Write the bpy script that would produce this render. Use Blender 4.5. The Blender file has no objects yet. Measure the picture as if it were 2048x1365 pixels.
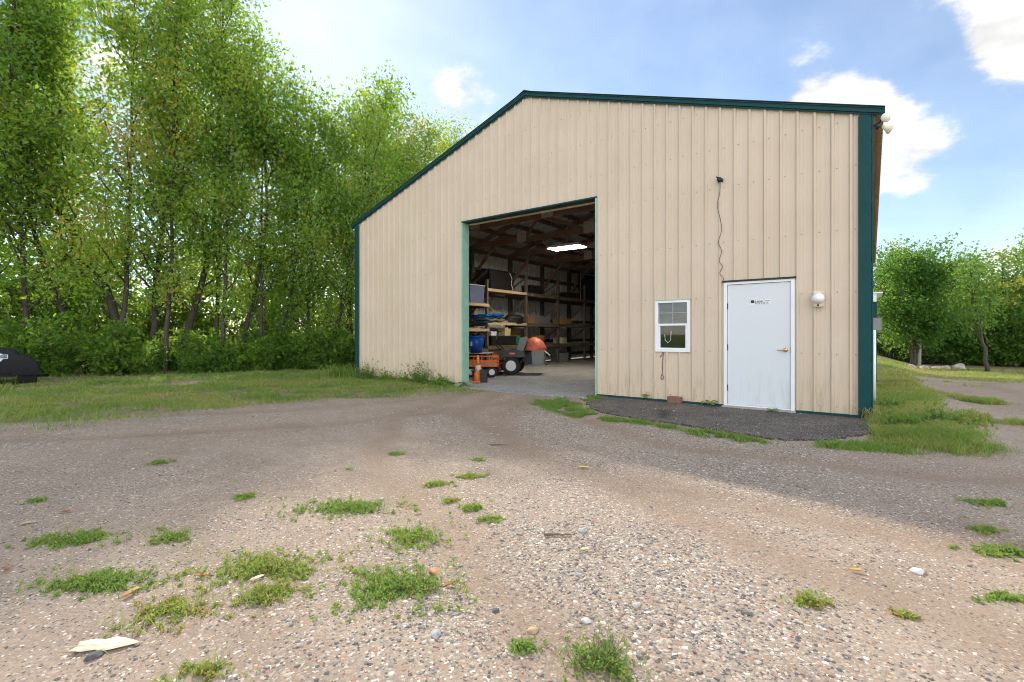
import bpy, bmesh, math, random
import numpy as np
from mathutils import Vector, Matrix

sc = bpy.context.scene
COL = sc.collection
R = math.radians

# ------------------------------------------------------------------ camera, sky, sun, exposure
cam_d = bpy.data.cameras.new('camera'); cam = bpy.data.objects.new('camera', cam_d); COL.objects.link(cam)
cam.location = (0.015, -8.77, 1.25); cam.rotation_euler = (R(90), 0, math.atan2(.5957, .8034))
cam_d.sensor_width = 36; cam_d.lens = 17.05; cam_d.shift_y = -.0066; cam_d.clip_start = .05; cam_d.clip_end = 3000
sc.camera = cam

SUN_EL, SUN_AZ = 35.3, -58.7            # azimuth from +Y towards +X
sx, sy, sz = math.sin(R(SUN_AZ))*math.cos(R(SUN_EL)), math.cos(R(SUN_AZ))*math.cos(R(SUN_EL)), math.sin(R(SUN_EL))
sun_d = bpy.data.lights.new('sun', 'SUN'); sun_d.energy = 2.0; sun_d.angle = R(1.2); sun_d.color = (1, .92, .77)
sun = bpy.data.objects.new('sun', sun_d); COL.objects.link(sun)
sun.rotation_euler = Vector((sx, sy, sz)).to_track_quat('Z', 'Y').to_euler()
sun.location = (sx*60, sy*60, sz*60)

sc.view_settings.view_transform = 'Standard'; sc.view_settings.look = 'None'
sc.view_settings.exposure = 1.58; sc.view_settings.gamma = 1
try: sc.view_settings.use_curve_mapping = False
except Exception: pass
sc.render.engine = 'CYCLES'
sc.cycles.max_bounces = 6; sc.cycles.diffuse_bounces = 4; sc.cycles.glossy_bounces = 2; sc.cycles.use_denoising = True; sc.cycles.transparent_max_bounces = 8
sc.cycles.caustics_reflective = False; sc.cycles.caustics_refractive = False
sc.cycles.sample_clamp_indirect = 6; sc.cycles.filter_width = 1.0

world = bpy.data.worlds.new('World'); sc.world = world; world.use_nodes = True
def build_world():
    nt = world.node_tree; N = nt.nodes; L = nt.links; N.clear()
    out = N.new('ShaderNodeOutputWorld')
    sky = N.new('ShaderNodeTexSky'); sky.sky_type = 'NISHITA'; sky.sun_disc = False
    sky.sun_elevation = R(SUN_EL); sky.sun_rotation = R(SUN_AZ)
    sky.air_density = 1.0; sky.dust_density = .2; sky.ozone_density = 1.6; sky.altitude = 300
    bg = N.new('ShaderNodeBackground'); bg.inputs['Strength'].default_value = .068
    L.new(sky.outputs[0], bg.inputs[0])
    cl = N.new('ShaderNodeBackground'); cl.inputs['Color'].default_value = (1, .99, .97, 1); cl.inputs['Strength'].default_value = 1.35
    tc = N.new('ShaderNodeTexCoord')
    def math_(op, a, b=None, c=None):
        n = N.new('ShaderNodeMath'); n.operation = op
        for i, v in enumerate((a, b, c)):
            if v is None: continue
            if isinstance(v, (int, float)): n.inputs[i].default_value = v
            else: L.new(v, n.inputs[i])
        return n.outputs[0]
    mp = N.new('ShaderNodeMapping'); mp.inputs['Scale'].default_value = (1, 1, 1.7); L.new(tc.outputs['Generated'], mp.inputs[0])
    nz = N.new('ShaderNodeTexNoise'); nz.inputs['Scale'].default_value = 5.5; nz.inputs['Detail'].default_value = 9; nz.inputs['Roughness'].default_value = .58
    L.new(mp.outputs[0], nz.inputs[0])
    tot = math_('MULTIPLY_ADD', nz.outputs[0], 1.6, -.30)
    # cumulus banks and negative clearings, the widest thinning the cloud in view, each (direction, angular radius, weight)
    banks = [((-.58,.78,.2),.66,-.17), ((-.041,.935,.351),.12,.26), ((.017,.957,.289),.09,.24), ((-.101,.914,.392),.07,.20), ((.076,.96,.269),.06,.14),
             ((.140,.903,.407),.07,.22), ((.069,.934,.35),.05,-.22), ((.101,.932,.347),.05,-.32), ((-.628,.654,.421),.10,.33), ((-.743,.52,.42),.05,.18), ((.136,.987,.08),.06,.42),
             ((.30,.95,.15),.25,-.12), ((-.35,.83,.45),.25,-.22), ((-.014,.890,.454),.09,-.28), ((.061,.911,.408),.05,-.32), ((.13,.955,.27),.06,-.1), ((.1,.98,.17),.12,-.25), ((-.70,.43,.57),.42,-.2), ((-.2,.85,.5),.2,-.15)]
    for d, r, w in banks:
        v = N.new('ShaderNodeVectorMath'); v.operation = 'DISTANCE'; L.new(tc.outputs['Generated'], v.inputs[0]); v.inputs[1].default_value = d
        mr = N.new('ShaderNodeMapRange'); mr.interpolation_type = 'SMOOTHSTEP'
        mr.inputs[1].default_value = 0; mr.inputs[2].default_value = r*1.5; mr.inputs[3].default_value = w; mr.inputs[4].default_value = 0
        L.new(v.outputs['Value'], mr.inputs[0]); tot = math_('ADD', tot, mr.outputs[0])
    mk = N.new('ShaderNodeMapRange'); mk.interpolation_type = 'SMOOTHSTEP'
    mk.inputs[1].default_value = .40; mk.inputs[2].default_value = .66; mk.inputs[3].default_value = 0; mk.inputs[4].default_value = 1  # low start thickens the clouds out of view, added to raise ambient light
    L.new(tot, mk.inputs[0])
    mix = N.new('ShaderNodeMixShader'); 
    soft = math_('POWER', mk.outputs[0], 1.7); soft = math_('MULTIPLY_ADD', soft, .82, .14)
    nz2 = N.new('ShaderNodeTexNoise'); nz2.inputs['Scale'].default_value = 11; nz2.inputs['Detail'].default_value = 6; L.new(mp.outputs[0], nz2.inputs[0])
    # clouds opposite the sun are lit on the side we see, those towards it show their shaded side; unseen ones kept bright for ambient fill
    dt = N.new('ShaderNodeVectorMath'); dt.operation = 'DOT_PRODUCT'; L.new(tc.outputs['Generated'], dt.inputs[0]); dt.inputs[1].default_value = (sx, sy, sz)
    ph = N.new('ShaderNodeMapRange'); ph.interpolation_type = 'SMOOTHSTEP'; ph.inputs[1].default_value = -.25; ph.inputs[2].default_value = .55; ph.inputs[3].default_value = 1.55; ph.inputs[4].default_value = .34
    L.new(dt.outputs['Value'], ph.inputs[0])
    L.new(math_('MULTIPLY', ph.outputs[0], math_('MULTIPLY_ADD', nz2.outputs[0], 1.3, .35)), cl.inputs['Strength'])
    L.new(soft, mix.inputs[0]); L.new(bg.outputs[0], mix.inputs[1]); L.new(cl.outputs[0], mix.inputs[2])
    L.new(mix.outputs[0], out.inputs[0])
build_world()

# ------------------------------------------------------------------ helpers
rng = np.random.default_rng(7); random.seed(7)
def tag(o, label=None, cat=None, group=None, kind=None):
    if label: o['label'] = label
    if cat: o['category'] = cat
    if group: o['group'] = group
    if kind: o['kind'] = kind
    return o
def empty(name, loc=(0,0,0), rz=0, label=None, cat=None, group=None):
    o = bpy.data.objects.new(name, None); COL.objects.link(o); o.empty_display_size = .1
    o.location = loc; o.rotation_euler = (0,0,rz)
    return tag(o, label, cat, group)
def link(name, me, mat=None, parent=None):
    o = bpy.data.objects.new(name, me); COL.objects.link(o)
    if mat is not None and not me.materials: me.materials.append(mat)
    if parent is not None: o.parent = parent
    return o
def copy_tree(o, parent=None):
    c = o.copy(); COL.objects.link(c); c.parent = parent
    for ch in o.children: copy_tree(ch, c)
    return c

class MB:
    def __init__(s): s.v = []; s.f = []
    def add(s, vs, fs):
        k = len(s.v); s.v += [tuple(p) for p in vs]; s.f += [tuple(i+k for i in f) for f in fs]; return s
    def box(s, x0, x1, y0, y1, z0, z1):
        return s.add([(x0,y0,z0),(x1,y0,z0),(x1,y1,z0),(x0,y1,z0),(x0,y0,z1),(x1,y0,z1),(x1,y1,z1),(x0,y1,z1)],
                     [(3,2,1,0),(4,5,6,7),(0,1,5,4),(1,2,6,5),(2,3,7,6),(3,0,4,7)])
    def bar(s, a, b, w, h, up=(0,0,1)):
        a = Vector(a); b = Vector(b); d = (b-a).normalized(); u = Vector(up)
        if abs(d.dot(u)) > .98: u = Vector((1,0,0))
        r = d.cross(u).normalized(); u = r.cross(d).normalized(); vs = []
        for p in (a, b):
            for (i, j) in ((-1,-1),(1,-1),(1,1),(-1,1)): vs.append(p + r*(w/2*i) + u*(h/2*j))
        return s.add(vs, [(0,1,2,3),(7,6,5,4),(0,4,5,1),(1,5,6,2),(2,6,7,3),(3,7,4,0)])
    def tube(s, pts, rad, n=6, cap=True):
        pts = [Vector(p) for p in pts]
        if isinstance(rad, (int, float)): rad = [rad]*len(pts)
        k = len(s.v); ref = Vector((.31,.87,.38))
        for i, p in enumerate(pts):
            d = (pts[min(i+1, len(pts)-1)] - pts[max(i-1, 0)])
            d = d.normalized() if d.length > 1e-9 else Vector((0,0,1))
            a = d.cross(ref); a = a.normalized() if a.length > 1e-3 else d.orthogonal().normalized(); b = d.cross(a)
            for j in range(n):
                t = 2*math.pi*j/n; s.v.append(tuple(p + (a*math.cos(t)+b*math.sin(t))*rad[i]))
        for i in range(len(pts)-1):
            for j in range(n):
                s.f.append((k+i*n+j, k+i*n+(j+1)%n, k+(i+1)*n+(j+1)%n, k+(i+1)*n+j))
        if cap:
            s.f.append(tuple(k+j for j in range(n))[::-1]); s.f.append(tuple(k+(len(pts)-1)*n+j for j in range(n)))
        return s
    def lathe(s, prof, c=(0,0,0), axis='z', n=20):
        k = len(s.v)
        for (r, h) in prof:
            for j in range(n):
                t = 2*math.pi*j/n; a, b = r*math.cos(t), r*math.sin(t)
                p = {'z': (a,b,h), 'y': (a,h,b), 'x': (h,a,b)}[axis]
                s.v.append((p[0]+c[0], p[1]+c[1], p[2]+c[2]))
        for i in range(len(prof)-1):
            for j in range(n): s.f.append((k+i*n+j, k+i*n+(j+1)%n, k+(i+1)*n+(j+1)%n, k+(i+1)*n+j))
        s.f.append(tuple(k+j for j in range(n))[::-1]); s.f.append(tuple(k+(len(prof)-1)*n+j for j in range(n)))
        return s
    def prism(s, poly, a, b, axis='y'):
        n = len(poly); k = len(s.v)
        for h in (a, b):
            for (p, q) in poly: s.v.append({'y': (p,h,q), 'x': (h,p,q), 'z': (p,q,h)}[axis])
        s.f += [tuple(k+i for i in range(n)), tuple(k+n+i for i in range(n))[::-1]]
        for i in range(n): s.f.append((k+i, k+(i+1)%n, k+n+(i+1)%n, k+n+i))
        return s
    def mesh(s, name, smooth=False, bevel=0, fix=True):
        me = bpy.data.meshes.new(name); me.from_pydata(s.v, [], s.f)
        if fix or bevel:
            bm = bmesh.new(); bm.from_mesh(me)
            if bevel:
                bmesh.ops.bevel(bm, geom=[e for e in bm.edges if len(e.link_faces) == 2 and e.calc_face_angle(0) > .5], offset=bevel, segments=2, affect='EDGES', clamp_overlap=True)
            if fix: bmesh.ops.recalc_face_normals(bm, faces=bm.faces)
            bm.to_mesh(me); bm.free()
        if smooth:
            for p in me.polygons: p.use_smooth = True
        me.update(); return me
    def build(s, name, mat, parent=None, smooth=False, bevel=0, fix=True):
        return link(name, s.mesh(name, smooth, bevel, fix), mat, parent)

def fast_mesh(name, V, F, attrs=None, smooth=False):
    """V (n,3) float, F (m,k) int; attrs {name: (m,) float} on faces"""
    me = bpy.data.meshes.new(name); V = np.asarray(V, np.float32); F = np.asarray(F, np.int32); m, k = F.shape
    me.vertices.add(len(V)); me.vertices.foreach_set('co', V.ravel())
    me.loops.add(m*k); me.loops.foreach_set('vertex_index', F.ravel())
    me.polygons.add(m); me.polygons.foreach_set('loop_start', np.arange(0, m*k, k, dtype=np.int32))
    try: me.polygons.foreach_set('loop_total', np.full(m, k, np.int32))
    except Exception: pass
    me.polygons.foreach_set('use_smooth', np.full(m, smooth, bool))
    me.update(calc_edges=True)
    for a, val in (attrs or {}).items():
        at = me.attributes.new(a, 'FLOAT', 'FACE'); at.data.foreach_set('value', np.asarray(val, np.float32))
    return me

# value noise in numpy
_H = rng.random((256, 256))
def vnoise(x, y, s=1.0, o=0):
    x = np.asarray(x, float)*s + 37.3 + o*17.1; y = np.asarray(y, float)*s + 91.7 + o*5.3
    xi = np.floor(x).astype(int); yi = np.floor(y).astype(int); fx = x-xi; fy = y-yi
    fx = fx*fx*(3-2*fx); fy = fy*fy*(3-2*fy); h = lambda a, b: _H[a % 256, b % 256]
    return (h(xi,yi)*(1-fx)+h(xi+1,yi)*fx)*(1-fy) + (h(xi,yi+1)*(1-fx)+h(xi+1,yi+1)*fx)*fy
def fbm(x, y, s=1.0, o=0, n=4):
    t = 0; a = .5; w = 0
    for i in range(n): t = t + a*vnoise(x, y, s*2**i, o+i); w += a; a *= .5
    return t/w
def sstep(a, b, x):
    t = np.clip((np.asarray(x, float)-a)/(b-a), 0, 1); return t*t*(3-2*t)

# ------------------------------------------------------------------ materials
def new_mat(name):
    m = bpy.data.materials.new(name); m.use_nodes = True; nt = m.node_tree
    return m, nt, nt.nodes, nt.links, nt.nodes['Principled BSDF']
def ramp(N, stops, interp='LINEAR'):
    r = N.new('ShaderNodeValToRGB'); r.color_ramp.interpolation = interp; e = r.color_ramp.elements
    while len(e) < len(stops): e.new(.5)
    for i, (p, c) in enumerate(stops): e[i].position = p; e[i].color = (*c, 1)
    return r
def noise(N, L, scale, detail=4, rough=.55, vec=None, dim=None):
    n = N.new('ShaderNodeTexNoise'); n.inputs['Scale'].default_value = scale; n.inputs['Detail'].default_value = detail; n.inputs['Roughness'].default_value = rough
    if vec is not None: L.new(vec, n.inputs['Vector'])
    return n
def mixc(N, L, fac, a, b, mode='MIX'):
    n = N.new('ShaderNodeMix'); n.data_type = 'RGBA'; n.blend_type = mode
    for sock, v in ((n.inputs[0], fac), (n.inputs[6], a), (n.inputs[7], b)):
        if isinstance(v, (int, float)): sock.default_value = v
        elif isinstance(v, tuple): sock.default_value = (*v, 1)
        else: L.new(v, sock)
    return n.outputs[2]
def mathn(N, L, op, a, b=None, clamp=False):
    n = N.new('ShaderNodeMath'); n.operation = op; n.use_clamp = clamp
    for i, v in enumerate((a, b)):
        if v is None: continue
        if isinstance(v, (int, float)): n.inputs[i].default_value = v
        else: L.new(v, n.inputs[i])
    return n.outputs[0]
def simple(name, col, rough=.6, metal=0, var=.18, scale=8, bump=0, spec=.4, stretch=None):
    """a painted / moulded surface with blotchy tone variation and fine relief"""
    m, nt, N, L, b = new_mat(name)
    tc = N.new('ShaderNodeTexCoord'); vec = tc.outputs['Object']
    if stretch:
        mp = N.new('ShaderNodeMapping'); mp.inputs['Scale'].default_value = stretch; L.new(vec, mp.inputs[0]); vec = mp.outputs[0]
    n = noise(N, L, scale, 5, .6, vec)
    lo = tuple(c*(1-var) for c in col); hi = tuple(min(1, c*(1+var)) for c in col)
    r = ramp(N, [(.3, lo), (.7, hi)]); L.new(n.outputs[0], r.inputs[0]); L.new(r.outputs[0], b.inputs['Base Color'])
    b.inputs['Roughness'].default_value = rough; b.inputs['Metallic'].default_value = metal; b.inputs['Specular IOR Level'].default_value = spec
    if bump:
        bp = N.new('ShaderNodeBump'); bp.inputs['Strength'].default_value = bump; bp.inputs['Distance'].default_value = .01
        L.new(n.outputs[0], bp.inputs['Height']); L.new(bp.outputs[0], b.inputs['Normal'])
    return m

def siding_mat(name, col, dirt=1.0):
    """baked-enamel steel sheet: slight oil-canning, rain streaks, splash dirt and algae low on the wall"""
    m, nt, N, L, b = new_mat(name)
    g = N.new('ShaderNodeNewGeometry'); pos = g.outputs['Position']
    mp = N.new('ShaderNodeMapping'); mp.inputs['Scale'].default_value = (3, 3, .25); L.new(pos, mp.inputs[0])
    streak = noise(N, L, 1.6, 5, .65, mp.outputs[0]); blot = noise(N, L, .9, 4, .6, pos)
    c1 = mixc(N, L, streak.outputs[0], tuple(c*.96 for c in col), tuple(min(1, c*1.03) for c in col))
    r2 = ramp(N, [(.35, (.93,.92,.9)), (.65, (1,1,1))]); L.new(blot.outputs[0], r2.inputs[0])
    c2 = mixc(N, L, 1.0, c1, r2.outputs[0], 'MULTIPLY')
    sx_ = N.new('ShaderNodeSeparateXYZ'); L.new(pos, sx_.inputs[0])
    low = N.new('ShaderNodeMapRange'); low.inputs[1].default_value = 0; low.inputs[2].default_value = 1.0; low.inputs[3].default_value = 1; low.inputs[4].default_value = 0; L.new(sx_.outputs[2], low.inputs[0])
    mp2 = N.new('ShaderNodeMapping'); mp2.inputs['Scale'].default_value = (14, 14, 1.6); L.new(pos, mp2.inputs[0])
    sp = noise(N, L, 1.1, 6, .7, mp2.outputs[0]); rs = ramp(N, [(.52, (0,0,0)), (.72, (1,1,1))]); L.new(sp.outputs[0], rs.inputs[0])
    f = mathn(N, L, 'MULTIPLY', low.outputs[0], rs.outputs[0]); f = mathn(N, L, 'MULTIPLY', f, .8*dirt)
    c3 = mixc(N, L, f, c2, (.20,.165,.09))
    lowb = mathn(N, L, 'MULTIPLY', low.outputs[0], .22*dirt); c4 = mixc(N, L, lowb, c3, (.55,.42,.24))
    L.new(c4, b.inputs['Base Color']); b.inputs['Roughness'].default_value = .42; b.inputs['Specular IOR Level'].default_value = .35
    bp = N.new('ShaderNodeBump'); bp.inputs['Strength'].default_value = .25; bp.inputs['Distance'].default_value = .012
    L.new(blot.outputs[0], bp.inputs['Height']); L.new(bp.outputs[0], b.inputs['Normal'])
    return m

def leaf_mat(name, stops, tstops, trans=.5, rough=.5):
    m, nt, N, L, b = new_mat(name)
    at = N.new('ShaderNodeAttribute'); at.attribute_name = 'tint'
    r1 = ramp(N, stops); r2 = ramp(N, tstops); L.new(at.outputs['Fac'], r1.inputs[0]); L.new(at.outputs['Fac'], r2.inputs[0])
    L.new(r1.outputs[0], b.inputs['Base Color']); b.inputs['Roughness'].default_value = rough; b.inputs['Specular IOR Level'].default_value = .35
    t = N.new('ShaderNodeBsdfTranslucent'); L.new(r2.outputs[0], t.inputs[0])
    mx = N.new('ShaderNodeMixShader'); mx.inputs[0].default_value = trans
    L.new(b.outputs[0], mx.inputs[1]); L.new(t.outputs[0], mx.inputs[2]); L.new(mx.outputs[0], nt.nodes['Material Output'].inputs[0])
    return m
M = {}
M['leaf'] = leaf_mat('foliage', [(0,(.085,.18,.04)),(.55,(.17,.29,.055)),(.9,(.28,.35,.06)),(1,(.38,.28,.08))],
                     [(0,(.18,.36,.03)),(.55,(.40,.58,.05)),(.9,(.62,.64,.06)),(1,(.68,.48,.08))], .55)
M['leaf_maple'] = leaf_mat('maple_foliage', [(0,(.04,.12,.025)),(.6,(.08,.19,.035)),(1,(.16,.24,.04))], [(0,(.14,.33,.04)),(.6,(.3,.5,.06)),(1,(.48,.55,.08))], .5)
M['leaf_gold'] = leaf_mat('golden_foliage', [(0,(.12,.16,.03)),(.6,(.24,.24,.05)),(1,(.36,.27,.08))], [(0,(.3,.4,.05)),(.6,(.5,.5,.08)),(1,(.6,.45,.1))], .5)
M['shrub'] = leaf_mat('shrub_foliage', [(0,(.07,.15,.032)),(.6,(.14,.24,.045)),(1,(.22,.28,.05))], [(0,(.18,.36,.03)),(.6,(.42,.60,.05)),(1,(.64,.66,.07))], .6)
M['grass'] = leaf_mat('grass_blades', [(0,(.115,.22,.05)),(.5,(.21,.32,.07)),(.8,(.34,.37,.10)),(1,(.48,.39,.21))], [(0,(.14,.32,.04)),(.5,(.26,.42,.05)),(.8,(.4,.45,.07)),(1,(.5,.4,.15))], .42)
M['weed'] = leaf_mat('weed_leaves', [(0,(.10,.21,.045)),(.6,(.21,.33,.06)),(.9,(.34,.37,.09)),(1,(.42,.27,.11))], [(0,(.16,.36,.05)),(.6,(.32,.5,.06)),(.9,(.48,.5,.1)),(1,(.5,.3,.1))], .42)

def bark_mat(name, a, b_):
    m, nt, N, L, b = new_mat(name)
    g = N.new('ShaderNodeNewGeometry'); mp = N.new('ShaderNodeMapping'); mp.inputs['Scale'].default_value = (14,14,3); L.new(g.outputs['Position'], mp.inputs[0])
    n = noise(N, L, 1.5, 6, .7, mp.outputs[0]); r = ramp(N, [(.3, a), (.7, b_)]); L.new(n.outputs[0], r.inputs[0]); L.new(r.outputs[0], b.inputs['Base Color'])
    b.inputs['Roughness'].default_value = .9
    bp = N.new('ShaderNodeBump'); bp.inputs['Strength'].default_value = .7; bp.inputs['Distance'].default_value = .03; L.new(n.outputs[0], bp.inputs['Height']); L.new(bp.outputs[0], b.inputs['Normal'])
    return m
M['bark'] = bark_mat('bark', (.035,.028,.022), (.105,.088,.072))
M['bark_pale'] = bark_mat('pale_bark', (.35,.33,.30), (.62,.6,.56))
M['twig'] = bark_mat('twig_bark', (.09,.065,.045), (.2,.15,.11))

def wood_mat(name, a, b_, axis='y'):
    m, nt, N, L, b = new_mat(name)
    tc = N.new('ShaderNodeTexCoord'); mp = N.new('ShaderNodeMapping'); s = {'x':(.8,14,14),'y':(14,.8,14),'z':(14,14,.8)}[axis]
    mp.inputs['Scale'].default_value = s; L.new(tc.outputs['Object'], mp.inputs[0])
    n = noise(N, L, 1.2, 6, .65, mp.outputs[0]); n2 = noise(N, L, .7, 3, .5, tc.outputs['Object'])
    r = ramp(N, [(.3, a), (.7, b_)]); L.new(n.outputs[0], r.inputs[0])
    r2 = ramp(N, [(.35, (.72,.72,.72)), (.65, (1,1,1))]); L.new(n2.outputs[0], r2.inputs[0])
    L.new(mixc(N, L, 1.0, r.outputs[0], r2.outputs[0], 'MULTIPLY'), b.inputs['Base Color']); b.inputs['Roughness'].default_value = .8
    return m
M['siding'] = siding_mat('tan_siding', (.645,.535,.42))
M['siding_side'] = siding_mat('side_siding', (.74,.70,.62), .4)
M['liner'] = simple('galvanised_inner_face', (.72,.73,.74), .45, .1, .08, 3, 0)
M['trim'] = simple('green_trim', (.004,.056,.060), .5, 0, .12, 3, 0, .2)
M['trim_light'] = simple('faded_green_trim', (.30,.52,.40), .55, 0, .12, 5)
M['roof'] = simple('roof_sheet', (.45,.46,.46), .4, .35, .1, 3)
M['truss'] = wood_mat('truss_lumber', (.25,.155,.115), (.38,.25,.19), 'x')
M['purlin'] = wood_mat('purlin_lumber', (.15,.10,.07), (.27,.18,.12), 'y')
M['post'] = wood_mat('post_lumber', (.10,.08,.065), (.20,.16,.13), 'z')
M['girt'] = wood_mat('girt_lumber', (.10,.08,.06), (.20,.155,.12), 'y')
M['newwood'] = wood_mat('new_lumber', (.55,.40,.25), (.74,.58,.40), 'y')
M['plywood'] = wood_mat('plywood', (.36,.20,.10), (.52,.31,.16), 'z')
M['gusset'] = simple('gusset_plate', (.55,.50,.46), .7, 0, .1, 10)
M['white'] = simple('white_vinyl', (.80,.82,.84), .35, 0, .03, 4)
M['door'] = None; M['muntin'] = simple('grey_muntin', (.22,.24,.27), .5, 0, .05, 9); M['slat'] = simple('grey_screen', (.11,.12,.13), .7, 0, .1, 9)
M['brass'] = simple('brass', (.80,.56,.20), .25, 1, .1, 20)
M['steel'] = simple('bare_steel', (.55,.55,.55), .35, .9, .1, 20)
M['dark'] = simple('dark_metal', (.03,.03,.033), .5, .3, .2, 12)
M['black'] = simple('black_plastic', (.018,.018,.02), .42, 0, .3, 12)
M['rubber'] = simple('tyre_rubber', (.03,.03,.03), .85, 0, .25, 25, .3)
M['cream'] = simple('aged_cream_plastic', (.72,.66,.52), .5, 0, .1, 14)
M['globe'] = simple('white_glass_globe', (.86,.86,.84), .18, 0, .03, 6, 0, .6)
M['concrete'] = simple('concrete', (.38,.35,.31), .9, 0, .22, 14, .4)
M['orange'] = simple('orange_paint', (.80,.20,.03), .45, 0, .12, 9)
M['cone'] = simple('cone_orange', (.85,.24,.06), .6, 0, .15, 9)
M['redcover'] = simple('orange_red_plastic', (.80,.19,.12), .5, 0, .12, 5)
M['mowred'] = simple('dull_red_paint', (.30,.05,.04), .5, 0, .25, 9)
M['mowblack'] = simple('charcoal_plastic', (.045,.048,.052), .4, 0, .2, 6)
M['mowgrey'] = simple('grey_vinyl', (.24,.26,.26), .5, 0, .12, 8)
M['blue'] = simple('blue_plastic', (.01,.10,.46), .35, 0, .12, 6)
M['tarp'] = simple('blue_tarp', (.01,.16,.55), .4, 0, .25, 6)
M['olive'] = simple('olive_canvas', (.16,.16,.08), .9, 0, .2, 9)
M['yellow'] = simple('yellow_card', (.72,.60,.30), .8, 0, .1, 8)
M['brown'] = simple('brown_card', (.33,.16,.08), .85, 0, .15, 8)
M['greenfab'] = simple('green_fabric', (.01,.25,.16), .7, 0, .2, 10)
M['greybox'] = simple('grey_enamel', (.22,.23,.26), .45, .1, .1, 8)
M['brick'] = simple('brown_brick', (.22,.115,.085), .9, 0, .2, 30, .4)
M['boulder'] = simple('field_stone', (.42,.36,.31), .95, 0, .3, 4, .8)
M['stone'] = simple('grey_stone', (.36,.36,.37), .85, 0, .3, 20, .4)
M['palewood'] = simple('weathered_stick', (.17,.11,.075), .9, 0, .3, 20, .4)
M['olivebag'] = simple('black_nylon', (.012,.013,.017), .6, 0, .4, 10, .5)
M['denim'] = simple('navy_sheet', (.02,.03,.06), .6, 0, .3, 6)
M['navy'] = simple('trailer_black_paint', (.005,.006,.012), .18, 0, .2, 4, 0, .3)
def door_mat():
    m, nt, N, L, b = new_mat('white_door_paint')
    g = N.new('ShaderNodeNewGeometry'); mp = N.new('ShaderNodeMapping'); mp.inputs['Scale'].default_value = (7, 7, 1.1); L.new(g.outputs['Position'], mp.inputs[0])
    n = noise(N, L, 1.3, 6, .7, mp.outputs[0]); s = N.new('ShaderNodeSeparateXYZ'); L.new(g.outputs['Position'], s.inputs[0])
    low = N.new('ShaderNodeMapRange'); low.inputs[1].default_value = .1; low.inputs[2].default_value = .9; low.inputs[3].default_value = 1; low.inputs[4].default_value = 0; L.new(s.outputs[2], low.inputs[0])
    r = ramp(N, [(.48, (0,0,0)), (.75, (1,1,1))]); L.new(n.outputs[0], r.inputs[0])
    f = mathn(N, L, 'MULTIPLY', low.outputs[0], r.outputs[0]); f = mathn(N, L, 'MULTIPLY', f, .5)
    L.new(mixc(N, L, f, (.66,.69,.73), (.40,.39,.37)), b.inputs['Base Color']); b.inputs['Roughness'].default_value = .4
    return m
M['door'] = door_mat()
def glass_mat():
    m, nt, N, L, b = new_mat('window_glass')
    b.inputs['Base Color'].default_value = (.9,.92,.92,1); b.inputs['Roughness'].default_value = .03
    tr = N.new('ShaderNodeBsdfTransparent'); gl = N.new('ShaderNodeBsdfGlossy'); gl.inputs['Roughness'].default_value = .03
    n = noise(N, L, 3, 2, .5); bp = N.new('ShaderNodeBump'); bp.inputs['Strength'].default_value = .04; L.new(n.outputs[0], bp.inputs['Height']); L.new(bp.outputs[0], gl.inputs['Normal'])
    mx = N.new('ShaderNodeMixShader'); mx.inputs[0].default_value = .06; L.new(tr.outputs[0], mx.inputs[1]); L.new(gl.outputs[0], mx.inputs[2])
    L.new(mx.outputs[0], nt.nodes['Material Output'].inputs[0]); return m
M['glass'] = glass_mat()
def lamp_mat():
    m, nt, N, L, b = new_mat('lit_diffuser')
    b.inputs['Base Color'].default_value = (.9,.85,.7,1); b.inputs['Emission Color'].default_value = (1,.90,.68,1); b.inputs['Emission Strength'].default_value = 24
    return m
M['lamp'] = lamp_mat()

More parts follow.
